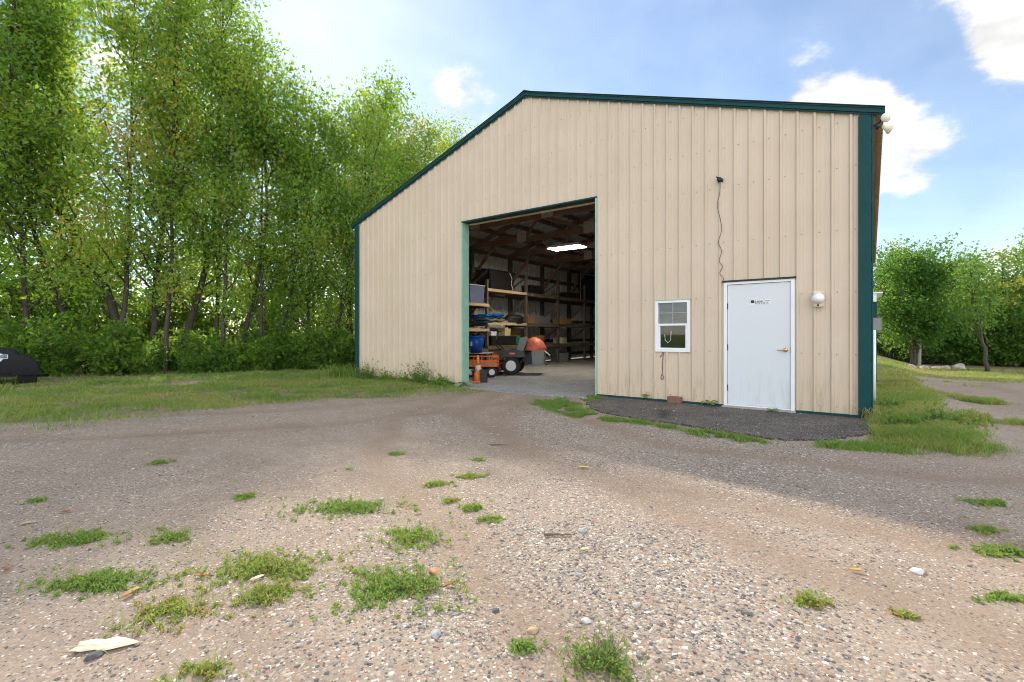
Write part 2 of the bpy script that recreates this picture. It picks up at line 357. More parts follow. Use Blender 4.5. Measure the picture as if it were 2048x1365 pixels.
def ground_mat():
    m, nt, N, L, b = new_mat('gravel_yard')
    g = N.new('ShaderNodeNewGeometry'); pos = g.outputs['Position']
    def attr(n): a = N.new('ShaderNodeAttribute'); a.attribute_name = n; return a.outputs['Fac']
    lawn, grav, far, trk = attr('lawn'), attr('gravel'), attr('far'), attr('track')
    n1 = noise(N, L, .55, 5, .6, pos); n2 = noise(N, L, 3.0, 6, .65, pos); n3 = noise(N, L, 70, 6, .8, pos)
    dirt = ramp(N, [(.3,(.225,.17,.128)),(.5,(.325,.255,.198)),(.72,(.43,.35,.28))])
    mixn = mathn(N, L, 'ADD', mathn(N, L, 'MULTIPLY', n1.outputs[0], .55), mathn(N, L, 'MULTIPLY', n2.outputs[0], .45)); L.new(mixn, dirt.inputs[0])
    fine = ramp(N, [(.3,(.45,.43,.41)),(.5,(1,1,1)),(.7,(1.35,1.32,1.3))]); L.new(n3.outputs[0], fine.inputs[0])
    dirtc = mixc(N, L, .85, dirt.outputs[0], fine.outputs[0], 'MULTIPLY')
    stones = [(0,(.11,.105,.11)),(.15,(.25,.225,.20)),(.34,(.37,.31,.255)),(.55,(.33,.28,.24)),(.7,(.46,.40,.335)),(.84,(.36,.22,.155)),(.93,(.66,.62,.57))]
    def vor(scale):
        v = N.new('ShaderNodeTexVoronoi'); v.inputs['Scale'].default_value = scale; L.new(pos, v.inputs['Vector'])
        s = N.new('ShaderNodeSeparateXYZ'); L.new(v.outputs['Color'], s.inputs[0])
        r = ramp(N, stones, 'CONSTANT'); L.new(s.outputs[0], r.inputs[0])
        return v, s, r
    v1, s1, r1 = vor(48); v2, s2, r2 = vor(105)
    # only some cells are stones; more of them where the gravel lies
    thr = mathn(N, L, 'SUBTRACT', 1.0, mathn(N, L, 'MULTIPLY', grav, .75))
    on1 = mathn(N, L, 'GREATER_THAN', s1.outputs[1], thr)
    round1 = mathn(N, L, 'LESS_THAN', v1.outputs['Distance'], .55)
    on1 = mathn(N, L, 'MULTIPLY', on1, round1)
    on2 = mathn(N, L, 'GREATER_THAN', s2.outputs[1], mathn(N, L, 'SUBTRACT', .70, mathn(N, L, 'MULTIPLY', grav, .40)))
    c = mixc(N, L, on2, dirtc, r2.outputs[0]); c = mixc(N, L, on1, c, r1.outputs[0])
    c = mixc(N, L, mathn(N, L, 'MULTIPLY', trk, .62), c, (.25,.18,.13))
    # soil and thatch under the lawn
    nl = noise(N, L, 6, 5, .7, pos); rl = ramp(N, [(.3,(.13,.125,.055)),(.5,(.20,.175,.095)),(.68,(.33,.25,.175))]); L.new(nl.outputs[0], rl.inputs[0])
    c = mixc(N, L, lawn, c, rl.outputs[0])
    nf = noise(N, L, .08, 4, .6, pos); rf = ramp(N, [(.35,(.09,.15,.04)),(.65,(.17,.22,.06))]); L.new(nf.outputs[0], rf.inputs[0])
    c = mixc(N, L, far, c, rf.outputs[0])
    L.new(c, b.inputs['Base Color']); b.inputs['Roughness'].default_value = .95; b.inputs['Specular IOR Level'].default_value = .2
    h = mathn(N, L, 'ADD', mathn(N, L, 'MULTIPLY', n3.outputs[0], .35), mathn(N, L, 'MULTIPLY', mathn(N, L, 'MULTIPLY', on1, mathn(N, L, 'SUBTRACT', .8, v1.outputs['Distance'])), 1.0))
    h = mathn(N, L, 'ADD', h, mathn(N, L, 'MULTIPLY', on2, .3))
    bp = N.new('ShaderNodeBump'); bp.inputs['Strength'].default_value = .8; bp.inputs['Distance'].default_value = .012; L.new(h, bp.inputs['Height']); L.new(bp.outputs[0], b.inputs['Normal'])
    return m
M['ground'] = ground_mat()
def speck_mat(name, a, b_, c_, sc1=70, rough=.9):
    m, nt, N, L, b = new_mat(name)
    g = N.new('ShaderNodeNewGeometry'); pos = g.outputs['Position']
    n1 = noise(N, L, 1.3, 5, .65, pos); n2 = noise(N, L, sc1, 3, .7, pos)
    r = ramp(N, [(.3, a), (.7, b_)]); L.new(n1.outputs[0], r.inputs[0])
    v = N.new('ShaderNodeTexVoronoi'); v.inputs['Scale'].default_value = sc1; L.new(pos, v.inputs['Vector'])
    s = N.new('ShaderNodeSeparateXYZ'); L.new(v.outputs['Color'], s.inputs[0]); on = mathn(N, L, 'GREATER_THAN', s.outputs[0], .86)
    c = mixc(N, L, on, r.outputs[0], c_)
    f = ramp(N, [(.3,(.7,.7,.7)),(.7,(1.2,1.2,1.2))]); L.new(n2.outputs[0], f.inputs[0]); c = mixc(N, L, .8, c, f.outputs[0], 'MULTIPLY')
    L.new(c, b.inputs['Base Color']); b.inputs['Roughness'].default_value = rough
    bp = N.new('ShaderNodeBump'); bp.inputs['Strength'].default_value = .6; bp.inputs['Distance'].default_value = .008; L.new(n2.outputs[0], bp.inputs['Height']); L.new(bp.outputs[0], b.inputs['Normal'])
    return m
def crack(m):
    nt = m.node_tree; N = nt.nodes; L = nt.links; b = N['Principled BSDF']; g = N.new('ShaderNodeNewGeometry')
    n = noise(N, L, 2.2, 4, .6, g.outputs['Position']); wv = N.new('ShaderNodeVectorMath'); wv.operation = 'MULTIPLY_ADD'; L.new(n.outputs['Color'], wv.inputs[0]); wv.inputs[1].default_value = (.35,.35,0); L.new(g.outputs['Position'], wv.inputs[2])
    v = N.new('ShaderNodeTexVoronoi'); v.feature = 'DISTANCE_TO_EDGE'; v.inputs['Scale'].default_value = 1.15; L.new(wv.outputs[0], v.inputs['Vector'])
    r = ramp(N, [(.002,(.45,.45,.45)),(.010,(1,1,1))]); L.new(v.outputs['Distance'], r.inputs[0])
    d = noise(N, L, .9, 4, .65, g.outputs['Position']); rd = ramp(N, [(.52,(0,0,0)),(.7,(1,1,1))]); L.new(d.outputs[0], rd.inputs[0])
    src = b.inputs['Base Color'].links[0].from_socket; c = mixc(N, L, mathn(N, L, 'MULTIPLY', rd.outputs[0], .55), src, (.20,.165,.13)); L.new(mixc(N, L, 1.0, c, r.outputs[0], 'MULTIPLY'), b.inputs['Base Color'])
    return m
M['asphalt'] = speck_mat('old_asphalt', (.042,.037,.035), (.12,.104,.092), (.24,.22,.20), 85)
crack(M['asphalt'])
M['floor'] = speck_mat('dusty_floor', (.21,.21,.212), (.33,.33,.33), (.44,.44,.44), 40)
def pebble_mat():
    m, nt, N, L, b = new_mat('pebbles')
    at = N.new('ShaderNodeAttribute'); at.attribute_name = 'tint'
    r = ramp(N, [(0,(.15,.145,.15)),(.08,(.27,.25,.235)),(.24,(.36,.31,.26)),(.44,(.30,.27,.24)),(.56,(.42,.37,.31)),(.72,(.37,.25,.185)),(.80,(.45,.39,.33)),(.93,(.58,.55,.51)),(.97,(.55,.38,.22))], 'CONSTANT')
    L.new(at.outputs['Fac'], r.inputs[0])
    g = N.new('ShaderNodeNewGeometry'); n = noise(N, L, 130, 4, .6, g.outputs['Position']); f = ramp(N, [(.3,(.75,.75,.75)),(.7,(1.15,1.15,1.15))]); L.new(n.outputs[0], f.inputs[0])
    L.new(mixc(N, L, 1.0, r.outputs[0], f.outputs[0], 'MULTIPLY'), b.inputs['Base Color']); b.inputs['Roughness'].default_value = .75
    return m
M['pebble'] = pebble_mat()

# ------------------------------------------------------------------ the ground
def ground_z(x, y):
    x = np.asarray(x, float); y = np.asarray(y, float)
    z = -.62*sstep(6, 22, y)*sstep(-.5, 2.5, x)
    z = z - .5*sstep(-20, -40, x)*0
    near = sstep(-.4, -2.2, y)                       # flat against the barn
    z = z + near*(.045*(fbm(x, y, .45, 3)-.5) + .018*(fbm(x, y, 2.2, 5)-.5))
    z = z - near*.028*track_w(x, y)
    z = z + .09*np.exp(-((x-.75)/.55)**2)*sstep(-2.1, -1.2, y)*sstep(9, 6, y)
    return z
TRACKS = [[(-6.2,.5),(-6.0,-1.5),(-5.2,-3.4),(-3.6,-5.0),(-1.2,-6.2),(1.6,-7.0),(6,-7.6)], [(-6.2,.5),(-6.2,-2),(-6.8,-4.4),(-8.2,-6.6),(-11,-9.5)], [(-5.8,0),(-4.6,-2.6),(-2.2,-4.0),(.6,-4.0),(2.8,-2.6),(3.2,1.5),(3.2,9)]]
def track_w(x, y):
    """1 in the wheel tracks, 0 away from them"""
    x = np.asarray(x, float); y = np.asarray(y, float); out = np.zeros(x.shape)
    wob = (fbm(x, y, .8, 41)-.5)*.35
    for P in TRACKS:
        best = np.full(x.shape, 99.)
        for (ax, ay), (bx, by) in zip(P[:-1], P[1:]):
            dx, dy = bx-ax, by-ay; t = np.clip(((x-ax)*dx+(y-ay)*dy)/(dx*dx+dy*dy), 0, 1); best = np.minimum(best, np.hypot(x-ax-t*dx, y-ay-t*dy))
        out = np.maximum(out, np.exp(-((best-.78+wob)/.20)**2)*(.45+.55*fbm(x, y, .9, 43)*1.4))
    return np.clip(out, 0, 1)
def lawn_w(x, y):
    """how much of the surface is lawn, 0..1"""
    x = np.asarray(x, float); y = np.asarray(y, float)
    n = (fbm(x, y, .9, 11)-.5)*1.9
    edge = np.interp(y, [-30,-7.6,-6,-4.15,-2.36,-.6,0.3,1], [-10.4,-9.6,-9.3,-8.8,-7.7,-7.55,-7.9,-12.3])
    left = sstep(.95, -1.3, x-edge+n*1.3)
    bare = sstep(.50, .64, fbm(x, y, .55, 23))*sstep(-9.6, -10.8, x)*sstep(-15.2, -14.4, x)*.85   # worn bare earth
    left = left*(1-bare)
    right = sstep(-.05,.05,x)*sstep(1.12, .72, x+n*.4)*sstep(-2.15, -1.75, y+n*.25)
    back = sstep(11, 13.5, y+n*1.6)*sstep(0, .2, x)
    drive_far = sstep(7.5, 9, x)*sstep(-3, 0, y)
    tufts = .85*sstep(.56, .68, fbm(x, y, 1.1, 81))*sstep(1.0, 1.3, x)*sstep(-1.2, .5, y)
    return np.clip(np.maximum.reduce([left, right, back, drive_far, tufts]), 0, 1)
def coords(lo, hi, step, far):
    a = list(np.arange(lo, hi+1e-6, step)); s = step; v = hi
    while v < far: s *= 1.35; v += s; a.append(v)
    s = step; v = lo; pre = []
    while v > -far: s *= 1.35; v -= s; pre.append(v)
    return np.array(pre[::-1]+a)
def make_ground():
    xs = coords(-17, 9, .11, 900); ys = coords(-10.5, 13, .11, 900)
    X, Y = np.meshgrid(xs, ys); nx, ny = len(xs), len(ys)
    Z = ground_z(X, Y); inside = (X > -12.1)&(X < -.05)&(Y > .1)&(Y < 18.2); Z[inside] -= .03
    V = np.stack([X.ravel(), Y.ravel(), Z.ravel()], 1)
    i = np.arange(nx*ny).reshape(ny, nx); F = np.stack([i[:-1,:-1].ravel(), i[:-1,1:].ravel(), i[1:,1:].ravel(), i[1:,:-1].ravel()], 1)
    me = fast_mesh('ground', V, F, None, True)
    lw = lawn_w(X, Y)
    gr = np.clip(sstep(.42, .66, fbm(X, Y, .55, 31)) + .25*sstep(.5,.7,fbm(X, Y, 1.7, 35)), 0, 1)
    dens = np.exp(-(((X+1.25)/1.0)**2 + ((Y+6.6)/.9)**2)); gr = np.clip(gr*.7*(1-.5*sstep(-.9,-.1,X))+dens*.8, 0, 1)
    tw = track_w(X, Y); gr = np.clip(gr*(1-.8*tw), 0, 1)
    far = np.clip(sstep(14, 22, X) + sstep(30, 40, np.abs(Y)) + sstep(-24,-30,X), 0, 1)
    for nme, val in (('lawn', lw), ('gravel', gr), ('far', far), ('track', tw)):
        at = me.attributes.new(nme, 'FLOAT', 'POINT'); at.data.foreach_set('value', val.ravel().astype(np.float32))
    o = link('ground', me, M['ground']); o['kind'] = 'structure'; return o
make_ground()
def sheet(name, poly, z, mat, thick=.02):
    mb = MB(); mb.prism(poly, z-thick, z, 'z'); o = mb.build(name, mat); o['kind'] = 'structure'; return o
def apron():
    base = [(-4.18,-.015),(-4.16,-.5),(-4.05,-1.0),(-3.75,-1.5),(-3.3,-1.8),(-2.6,-2.0),(-1.9,-2.1),(-1.2,-2.3),(-.75,-2.32),(-.4,-2.05),(-.15,-1.55),(.05,-1.1),(.10,-.5),(.10,-.015)]
    pts = []
    for i in range(len(base)-1):
        a, b = base[i], base[i+1]; n = 6 if i not in () else 1
        for k in range(n):
            t = k/n; x = a[0]+(b[0]-a[0])*t; y = a[1]+(b[1]-a[1])*t
            if 0 < i < len(base)-2: x += random.uniform(-.05,.05); y += random.uniform(-.06,.06)
            pts.append((x, y))
    pts.append(base[-1]); sheet('asphalt_apron', pts, .026, M['asphalt'], .06)
apron()
sheet('barn_floor', [(-12.15,.02),(-12.15,18.25),(-.04,18.25),(-.04,.02)], .012, M['floor'], .03)
sheet('threshold_pad', [(-8.0,.015),(-7.9,-.25),(-7.3,-.42),(-6.3,-.5),(-5.3,-.46),(-4.6,-.34),(-4.36,-.2),(-4.36,.015)], .010, M['floor'], .03)

# ------------------------------------------------------------------ the barn
W, D, EAVE, PITCH = 12.19, 18.3, 4.5, .3333
CX = -W/2
def roof_z(x): return EAVE + (W/2 - abs(x-CX))*PITCH
barn = empty('pole_barn', (CX, D/2, 0), 0, 'large tan ribbed metal pole barn with dark green trim and open vehicle doorway', 'barn')
barn.location = (0,0,0)
def bpart(mb, name, mat, parent=None, **k): return mb.build(name, mat, parent or barn, **k)

DOOR = (-7.97, -4.39, 0, 3.96)        # vehicle doorway
MAN = (-1.985, -.965, 0, 2.125)
WIN = (-3.17, -2.57, .945, 1.85)
HOLES = [DOOR, MAN, WIN]
def profile(s0, s1, rib=.2286):
    """(s, outward) of a ribbed sheet between s0 and s1: main ribs every 9 inches with two low stiffeners between"""
    P = []
    k = math.floor(s0/rib)-1
    while k*rib < s1+rib:
        c = k*rib
        P += [(c-.030,0),(c-.014,.029),(c+.014,.029),(c+.030,0)]
        for q in (.083,.146): P += [(c+q-.012,0),(c+q-.004,.002),(c+q+.004,.002),(c+q+.012,0)]
        k += 1
    P.sort()
    S = [p[0] for p in P]; O = [p[1] for p in P]
    f = lambda s: float(np.interp(s, S, O))
    xs = sorted(set([s0, s1] + [round(s, 5) for s in S if s0+1e-4 < s < s1-1e-4]))
    return xs, f
def ribbed(name, mat, s0, s1, pt, top, bottom, holes=(), parent=None, off=0):
    """sheet panel; pt(s,o,z)->xyz"""
    xs, f = profile(s0, s1)
    cuts = [h[i] for h in holes for i in (0, 1) if s0 < h[i] < s1]
    xs = sorted(set(xs+cuts)); V = []; F = []
    for a, b in zip(xs[:-1], xs[1:]):
        m = (a+b)/2; iv = [(bottom, None)]
        hs = sorted([h for h in holes if h[0] < m < h[1]], key=lambda h: h[2])
        segs = []; z = bottom
        for h in hs:
            if h[2] > z: segs.append((z, h[2]))
            z = max(z, h[3])
        segs.append((z, None))
        for (z0, z1) in segs:
            k = len(V)
            V += [pt(a, f(a)+off, z0), pt(b, f(b)+off, z0), pt(b, f(b)+off, top(b) if z1 is None else z1), pt(a, f(a)+off, top(a) if z1 is None else z1)]
            F.append((k,k+1,k+2,k+3))
    me = fast_mesh(name, np.array(V), np.array(F)); return link(name, me, mat, parent or barn)
# front wall: 36 inch sheets
edges = [-W + .045]
e = -W + .9144
while e < -.05: edges.append(e); e += .9144
edges.append(-.045)
for i, (a, b) in enumerate(zip(edges[:-1], edges[1:])):
    ribbed('wall_panel', M['siding'], a, b+.004, lambda s, o, z: (s, -o, z), lambda s: roof_z(s)-.03, .06, HOLES, off=.0008*(i % 2))
# side and back walls, inner faces on the left wall that shows through the doorway
n_side = 20
for k in range(n_side):
    a, b = k*D/n_side, (k+1)*D/n_side
    ribbed('side_wall_panel', M['siding_side'], a, b, lambda s, o, z: (o, s, z), lambda s: EAVE-.01, .05)
    ribbed('side_wall_panel', M['siding_side'], a, b, lambda s, o, z: (-W-o, s, z), lambda s: EAVE-.01, .05)
    ribbed('inner_wall_face', M['liner'], a, b, lambda s, o, z: (-W-o+.006, s, z), lambda s: EAVE-.02, .05)
for k in range(13):
    a, b = -W+k*W/13, -W+(k+1)*W/13
    ribbed('back_wall_panel', M['liner'], a, b, lambda s, o, z: (s, D+o, z), lambda s: roof_z(s)-.03, .03)
# roof sheets
for k in range(n_side):
    a, b = -.10+k*(D+.2)/n_side, -.10+(k+1)*(D+.2)/n_side
    for sgn in (-1, 1):
        xs, f = profile(a, b); V = []; F = []
        for s in xs:
            for x in (CX, CX+sgn*(W/2+.16)): V.append((x, s, EAVE+(W/2-abs(x-CX))*PITCH+.02+f(s)))
        for j in range(len(xs)-1): F.append((2*j,2*j+1,2*j+3,2*j+2))
        link('roof_sheet', fast_mesh('roof_sheet', np.array(V), np.array(F)), M['roof'], barn)
bpart(MB().prism([(CX-.22,EAVE+2.032-.03),(CX,EAVE+2.032+.065),(CX+.22,EAVE+2.032-.03),(CX,EAVE+2.032+.045)], -.1, D+.1, 'y'), 'ridge_cap', M['trim'])
# rake trim
for sgn in (-1, 1):
    x1 = CX+sgn*(W/2+.17); z1 = EAVE-.17*PITCH; zc = EAVE+W/2*PITCH
    mb = MB(); mb.prism([(CX,zc-.045),(CX,zc+.04),(x1,z1+.04),(x1,z1-.045)], -.075, -.034, 'y')
    t = bpart(mb, 'rake_trim', M['trim'])
    mb = MB(); mb.prism([(CX,zc-.07),(CX,zc-.045),(x1,z1-.045),(x1,z1-.07)], -.055, -.035, 'y'); mb.build('rake_lip', M['trim'], t)
    mb = MB(); mb.prism([(CX,zc+.04),(CX,zc+.052),(x1,z1+.052),(x1,z1+.04)], -.09, .10, 'y'); mb.build('rake_flange', M['trim'], t)
# corner, base and doorway trim
for x0, x1 in ((-.142, .012), (-W-.012, -W+.142)):
    mb = MB(); mb.box(x0, x1, -.046, -.032, .02, EAVE-.05); t = bpart(mb, 'corner_trim', M['trim'])
    xo = .020 if x0 > -1 else -W-.034
    mb = MB(); mb.box(xo, xo+.014, -.046, .03, .02, EAVE-.02); mb.build('corner_return', M['trim'], t)
for a, b in ((-W+.15, DOOR[0]-.02), (DOOR[1]+.02, MAN[0]-.02), (MAN[1]+.03, -.145)):
    bpart(MB().box(a, b, -.036, -.004, .012, .062), 'base_trim', M['trim'])
jl = bpart(MB().box(DOOR[0]-.02, DOOR[0]+.012, -.040, .20, .012, DOOR[3]+.0), 'door_jamb', M['trim_light'])
bpart(MB().box(DOOR[1]-.012, DOOR[1]+.02, -.040, .20, .012, DOOR[3]+.0), 'door_jamb', M['trim_light'])
bpart(MB().box(DOOR[0]-.03, DOOR[1]+.03, -.042, .21, DOOR[3]+.001, DOOR[3]+.03), 'door_header', M['trim'])
bpart(MB().box(DOOR[0]+.02, DOOR[1]-.02, .205, .25, DOOR[3]-.03, DOOR[3]+.22), 'header_board', M['newwood'])
# eave board and drip edge at the right side
bpart(MB().box(.024, .062, -.02, D+.05, EAVE-.22, EAVE-.03), 'eave_board', M['post'])
bpart(MB().box(.062, .14, -.02, D+.05, EAVE-.062, EAVE-.048), 'eave_soffit', M['plywood'])
# screw heads in rows along the girts
def screws():
    V = []; F = []; rows = [.16,.95,1.88,2.81,3.75,4.42,5.1,5.75]
    for z in rows:
        k = -54
        while k*.2286 < 0:
            x = k*.2286+.055+random.uniform(-.004,.004); zz = z+random.uniform(-.006,.006); k += 1
            if x < -W+.2 or x > -.17 or zz > roof_z(x)-.2: continue
            if any(h[0]-.06 < x < h[1]+.06 and h[2]-.06 < zz < h[3]+.05 for h in HOLES): continue
            q = len(V); r = .008
            for yy, rr in ((0, r*1.25), (-.006, r)):
                for j in range(6): t = j*math.pi/3; V.append((x+rr*math.cos(t), yy-.001, zz+rr*math.sin(t)))
            for j in range(6): F.append((q+j, q+(j+1)%6, q+6+(j+1)%6, q+6+j))
            F.append((q+6,q+7,q+8,q+9)); F.append((q+6,q+9,q+10,q+11))
    o = link('screw_heads', fast_mesh('screw_heads', np.array(V), np.array(F)), simple('screw_steel', (.34,.29,.24), .5, .3, .2, 10), barn); o['kind'] = 'stuff'
screws()
# man door
def man_door():
    x0, x1, z1 = MAN[0], MAN[1], MAN[3]
    d = bpart(MB().box(x0+.045, x1-.045, -.012, .032, .075, z1-.045), 'entry_door', M['door'], bevel=.003)
    fr = MB(); fr.box(x0-.012, x0+.040, -.036, .06, .05, z1); fr.box(x1-.040, x1+.012, -.036, .06, .05, z1); fr.box(x0+.0405, x1-.0405, -.036, .06, z1-.040, z1)
    fr.build('door_frame', M['white'], d)
    MB().box(x0+.02, x1-.02, -.022, .05, .052, .072).build('threshold', M['white'], d)
    MB().box(x0-.03, x1+.03, -.055, .02, z1+.001, z1+.030).build('drip_cap', M['dark'], d)
    for z in (.35, 1.03, 1.72): MB().tube([(x0+.044,-.020,z-.05),(x0+.044,-.020,z+.05)], .009, 8).build('hinge', M['dark'], d)
    hx, hz = x1-.115, 1.0
    MB().lathe([(.034,-.013),(.034,-.022),(.022,-.030),(.014,-.034),(.014,-.060),(.020,-.064),(.017,-.074)], (hx,0,hz), 'y', 20).build('handle_rose', M['brass'], d, smooth=True)
    MB().tube([(hx,-.064,hz),(hx-.03,-.067,hz+.002),(hx-.075,-.062,hz-.004),(hx-.115,-.056,hz-.003)], [.011,.010,.008,.006], 10).build('lever_handle', M['brass'], d, smooth=True)
    MB().box(x1-.044, x1-.036, -.034, -.029, .95, 1.05).build('strike_plate', M['dark'], d)
    bpart(MB().box(x0-.03, x1+.03, -.10, .05, .004, .050), 'door_sill', M['concrete'])
    # bumper sticker with its print
    sx0, sz0 = x0+.40, 1.775
    st = MB().box(sx0, sx0+.29, -.0145, -.0125, sz0-.04, sz0+.04).build('sticker', M['white'], d)
    def text(s, size, x, z, mat):
        c = bpy.data.curves.new('lettering', 'FONT'); c.body = s; c.size = size; c.extrude = .0004; c.align_x = 'LEFT'; c.space_character = .95
        o = bpy.data.objects.new('lettering', c); COL.objects.link(o)
        bpy.context.view_layer.update(); me = bpy.data.meshes.new_from_object(o.evaluated_get(bpy.context.evaluated_depsgraph_get())); bpy.data.objects.remove(o)
        me.transform(Matrix.Translation((x, -.0152, z)) @ Matrix.Rotation(R(90), 4, 'X')); me.materials.clear(); link('lettering', me, mat, st)
    text('A Small Town', .042, sx0+.055, sz0+.006, M['black']); text('ASSHOLES', .046, sx0+.062, sz0-.034, M['black'])
    MB().box(sx0+.004, sx0+.05, -.0152, -.0146, sz0-.015, sz0+.034).build('sticker_mark', M['black'], st)
    MB().prism([(sx0+.05,sz0-.004),(sx0+.19,sz0+.001),(sx0+.19,sz0+.006),(sx0+.05,sz0+.008)], -.0156, -.0148, 'y').build('sticker_mark', M['black'], st)
man_door()
def window():
    x0, x1, z0, z1 = WIN
    w = MB()
    w.box(x0-.012, x0+.038, -.036, .05, z0-.012, z1+.012); w.box(x1-.038, x1+.012, -.036, .05, z0-.012, z1+.012)
    w.box(x0+.0385, x1-.0385, -.036, .05, z1-.030, z1+.012); w.box(x0+.0385, x1-.0385, -.036, .05, z0-.012, z0+.030)
    w = bpart(w, 'window', M['white'])
    MB().box(x0-.02, x1+.02, -.044, -.005, z1+.0125, z1+.022).build('window_drip', M['trim_light'], w)
    zm = z0+.53*(z1-z0)
    MB().box(x0+.04, x1-.04, -.034, .02, zm-.018, zm+.018).build('meeting_rail', M['white'], w)
    s = MB(); s.box(x0+.04, x0+.07, -.022, .03, z0+.031, zm-.019); s.box(x1-.07, x1-.04, -.022, .03, z0+.031, zm-.019); s.box(x0+.0705, x1-.0705, -.022, .03, z0+.031, z0+.06)
    s.build('lower_sash', M['white'], w)
    MB().box(x0+.071, x1-.071, -.004, 0, z0+.06, zm-.019).build('pane', M['glass'], w)
    MB().box(x0+.04, x1-.04, -.016, -.012, zm+.019, z1-.031).build('pane', M['glass'], w)
    xm, zz = (x0+x1)/2, (zm+z1)/2
    MB().box(xm-.006, xm+.006, -.010, .0, zm+.019, z1-.031).build('muntin', M['muntin'], w)
    MB().box(x0+.041, xm-.0065, -.010, .0, zz-.006, zz+.006).build('muntin', M['muntin'], w); MB().box(xm+.0065, x1-.041, -.010, .0, zz-.006, zz+.006).build('muntin', M['muntin'], w)
    z = zm+.03
    while z < z1-.04:
        mb = MB(); mb.add([(x0+.045,.030,z),(x1-.045,.030,z),(x1-.045,.046,z+.018),(x0+.045,.046,z+.018)], [(0,1,2,3)]); mb.build('blind_slat', M['slat'], w, fix=False); z += .021
    MB().tube([(x0+.13,.06,z0+.30),(x0+.14,.06,z0+.2),(x0+.19,.06,z0+.15),(x0+.24,.06,z0+.2),(x0+.25,.06,z0+.36)], .005, 6).build('blind_cord', M['white'], w)
window()
# office room behind the window
off = M['olive']
bpart(MB().box(-4.25, -.06, 3.2, 3.28, .02, 2.6), 'office_partition', simple('office_wall_paint', (.20,.18,.11), .8, 0, .1, 3))
bpart(MB().box(-4.33, -4.25, .06, 3.28, .02, 2.6), 'office_partition', M['plywood'])
bpart(MB().box(-4.33, -.06, .06, 3.28, 2.601, 2.65), 'office_ceiling', M['plywood'])
bpart(MB().box(-3.4, -2.3, 1.2, 1.9, .02, .98), 'office_desk', simple('mustard_laminate', (.30,.24,.07), .5, 0, .1, 4))

# interior frame
for k in range(0, 8):
    y = .12+2.44*k
    bpart(MB().box(-W+.012+.02, -W+.17, y-.07, y+.07, .012, EAVE-.05), 'wall_post', M['post'])
    if y > 3.4: bpart(MB().box(-.17, -.03, y-.07, y+.07, .012, EAVE-.05), 'wall_post', M['post'])
for z in (.30,.95,1.88,2.81,3.75):
    bpart(MB().box(-W+.0262, -W+.066, .2, D-.1, z-.07, z+.07), 'girt', M['girt'])
for sgn in (-1, 1):
    for j in range(10):
        x = CX+sgn*(.12+j*.655); z = roof_z(x)-.01
        bpart(MB().box(x-.02, x+.02, .02, D-.02, z-.15, z), 'purlin', M['purlin'])
for k in range(1, 8):
    y = .05+2.44*k; L0, L1 = -W+.05, -.05; zc = 4.44
    t = bpart(MB().box(L0, L1, y-.02, y+.02, zc, zc+.19), 'truss', M['truss'])
    for sgn in (-1, 1):
        MB().bar((CX+sgn*(W/2-.02), y, zc+.05), (CX, y, roof_z(CX)-.25), .038, .18).build('top_chord', M['truss'], t)
        for (xa, xb, yo) in ((1.0, .12, .045), (1.0, 2.9, -.045), (3.6, 2.9, .045), (3.6, 4.6, -.045)):
            x_a, x_b = CX+sgn*xa, CX+sgn*xb
            MB().bar((x_a, y+yo, zc+.06), (x_b, y+yo, roof_z(x_b)-.28), .036, .11).build('web', M['truss'], t)
        for xa in (1.0, 3.6):
            MB().box(CX+sgn*xa-.19, CX+sgn*xa+.19, y-.066, y-.064, zc+.0, zc+.36).build('gusset_plate', M['gusset'], t)
    MB().bar((-W+.20, y, 3.35), (-W+1.25, y, 4.46), .04, .13).build('knee_brace', M['truss'], t)
# lamp under a truss
def fixture():
    f = empty('ceiling_light', (-8.2, 5.4, 4.15), 0, 'lit fluorescent ceiling fixture hanging under the trusses inside the doorway', 'light')
    MB().box(-.61,.61,-.31,.31,.001,.085).build('housing', M['white'], f)
    MB().box(-.585,.585,-.285,.285,-.012,0).build('diffuser', M['lamp'], f)
    MB().tube([(-.5,-.2,.08),(-.66,-.32,.12),(-.68,-.38,.22),(-.62,-.42,.40),(-.55,-.45,.62)], .008, 6).build('power_cord', M['white'], f)
    for x in (-.6,.02): MB().tube([(x,0,.08),(x,0,(roof_z(-8.2+x)-.12-4.15))], .005, 6).build('hanger', M['steel'], f)
fixture()

# ------------------------------------------------------------------ things in the barn
rr0 = random.Random(3)
def rack():
    r = empty('storage_rack', (-11.0, 9.5, .012), 0, 'long timber storage rack along the inner left wall of the barn', 'rack')
    r.location = (0,0,0)
    ys = [2.14,4.58,7.02,9.46,11.9,14.34,16.8]
    for y in ys: MB().box(-11.045, -10.955, y-.045, y+.045, .012, 3.6 if y > 5 else 3.2).build('post', M['post'], r)
    for i in range(len(ys)-1):
        a, b = ys[i]+.046, ys[i+1]-.046; near = i == 1
        levels = ((.80,.0),(1.66,.0),(2.86,.0)) if i else ((.70,0),(1.42,0),(2.30,0))
        for li, (z, _) in enumerate(levels):
            light = (i == 1 and li > 0) or (i == 0 and li > 0)
            yo = -.004*li
            if light: MB().box(-10.953, -10.915, a-.09, b+.09, z-.07, z+.03).build('beam', M['newwood'], r)
            else: MB().box(-10.953, -10.915, a-.085, b+.085, z-.10, z+.04).build('beam', M['girt'], r)
            MB().box(-11.98, -10.955, a, b, z-.02, z).build('shelf_deck', M['plywood'] if light else M['girt'], r)
            for yy in (a+.02, b-.06): MB().box(-11.96, -11.05, yy, yy+.04, z-.12, z-.021).build('shelf_bearer', M['girt'], r)
    for y in ys[1:]:
        for za, zb in ((1.80,2.72),(.92,1.5),(2.95,3.5)): MB().bar((-11.0,y,zb), (-11.95,y,za), .03, .07).build('brace', M['post'], r)
rack()
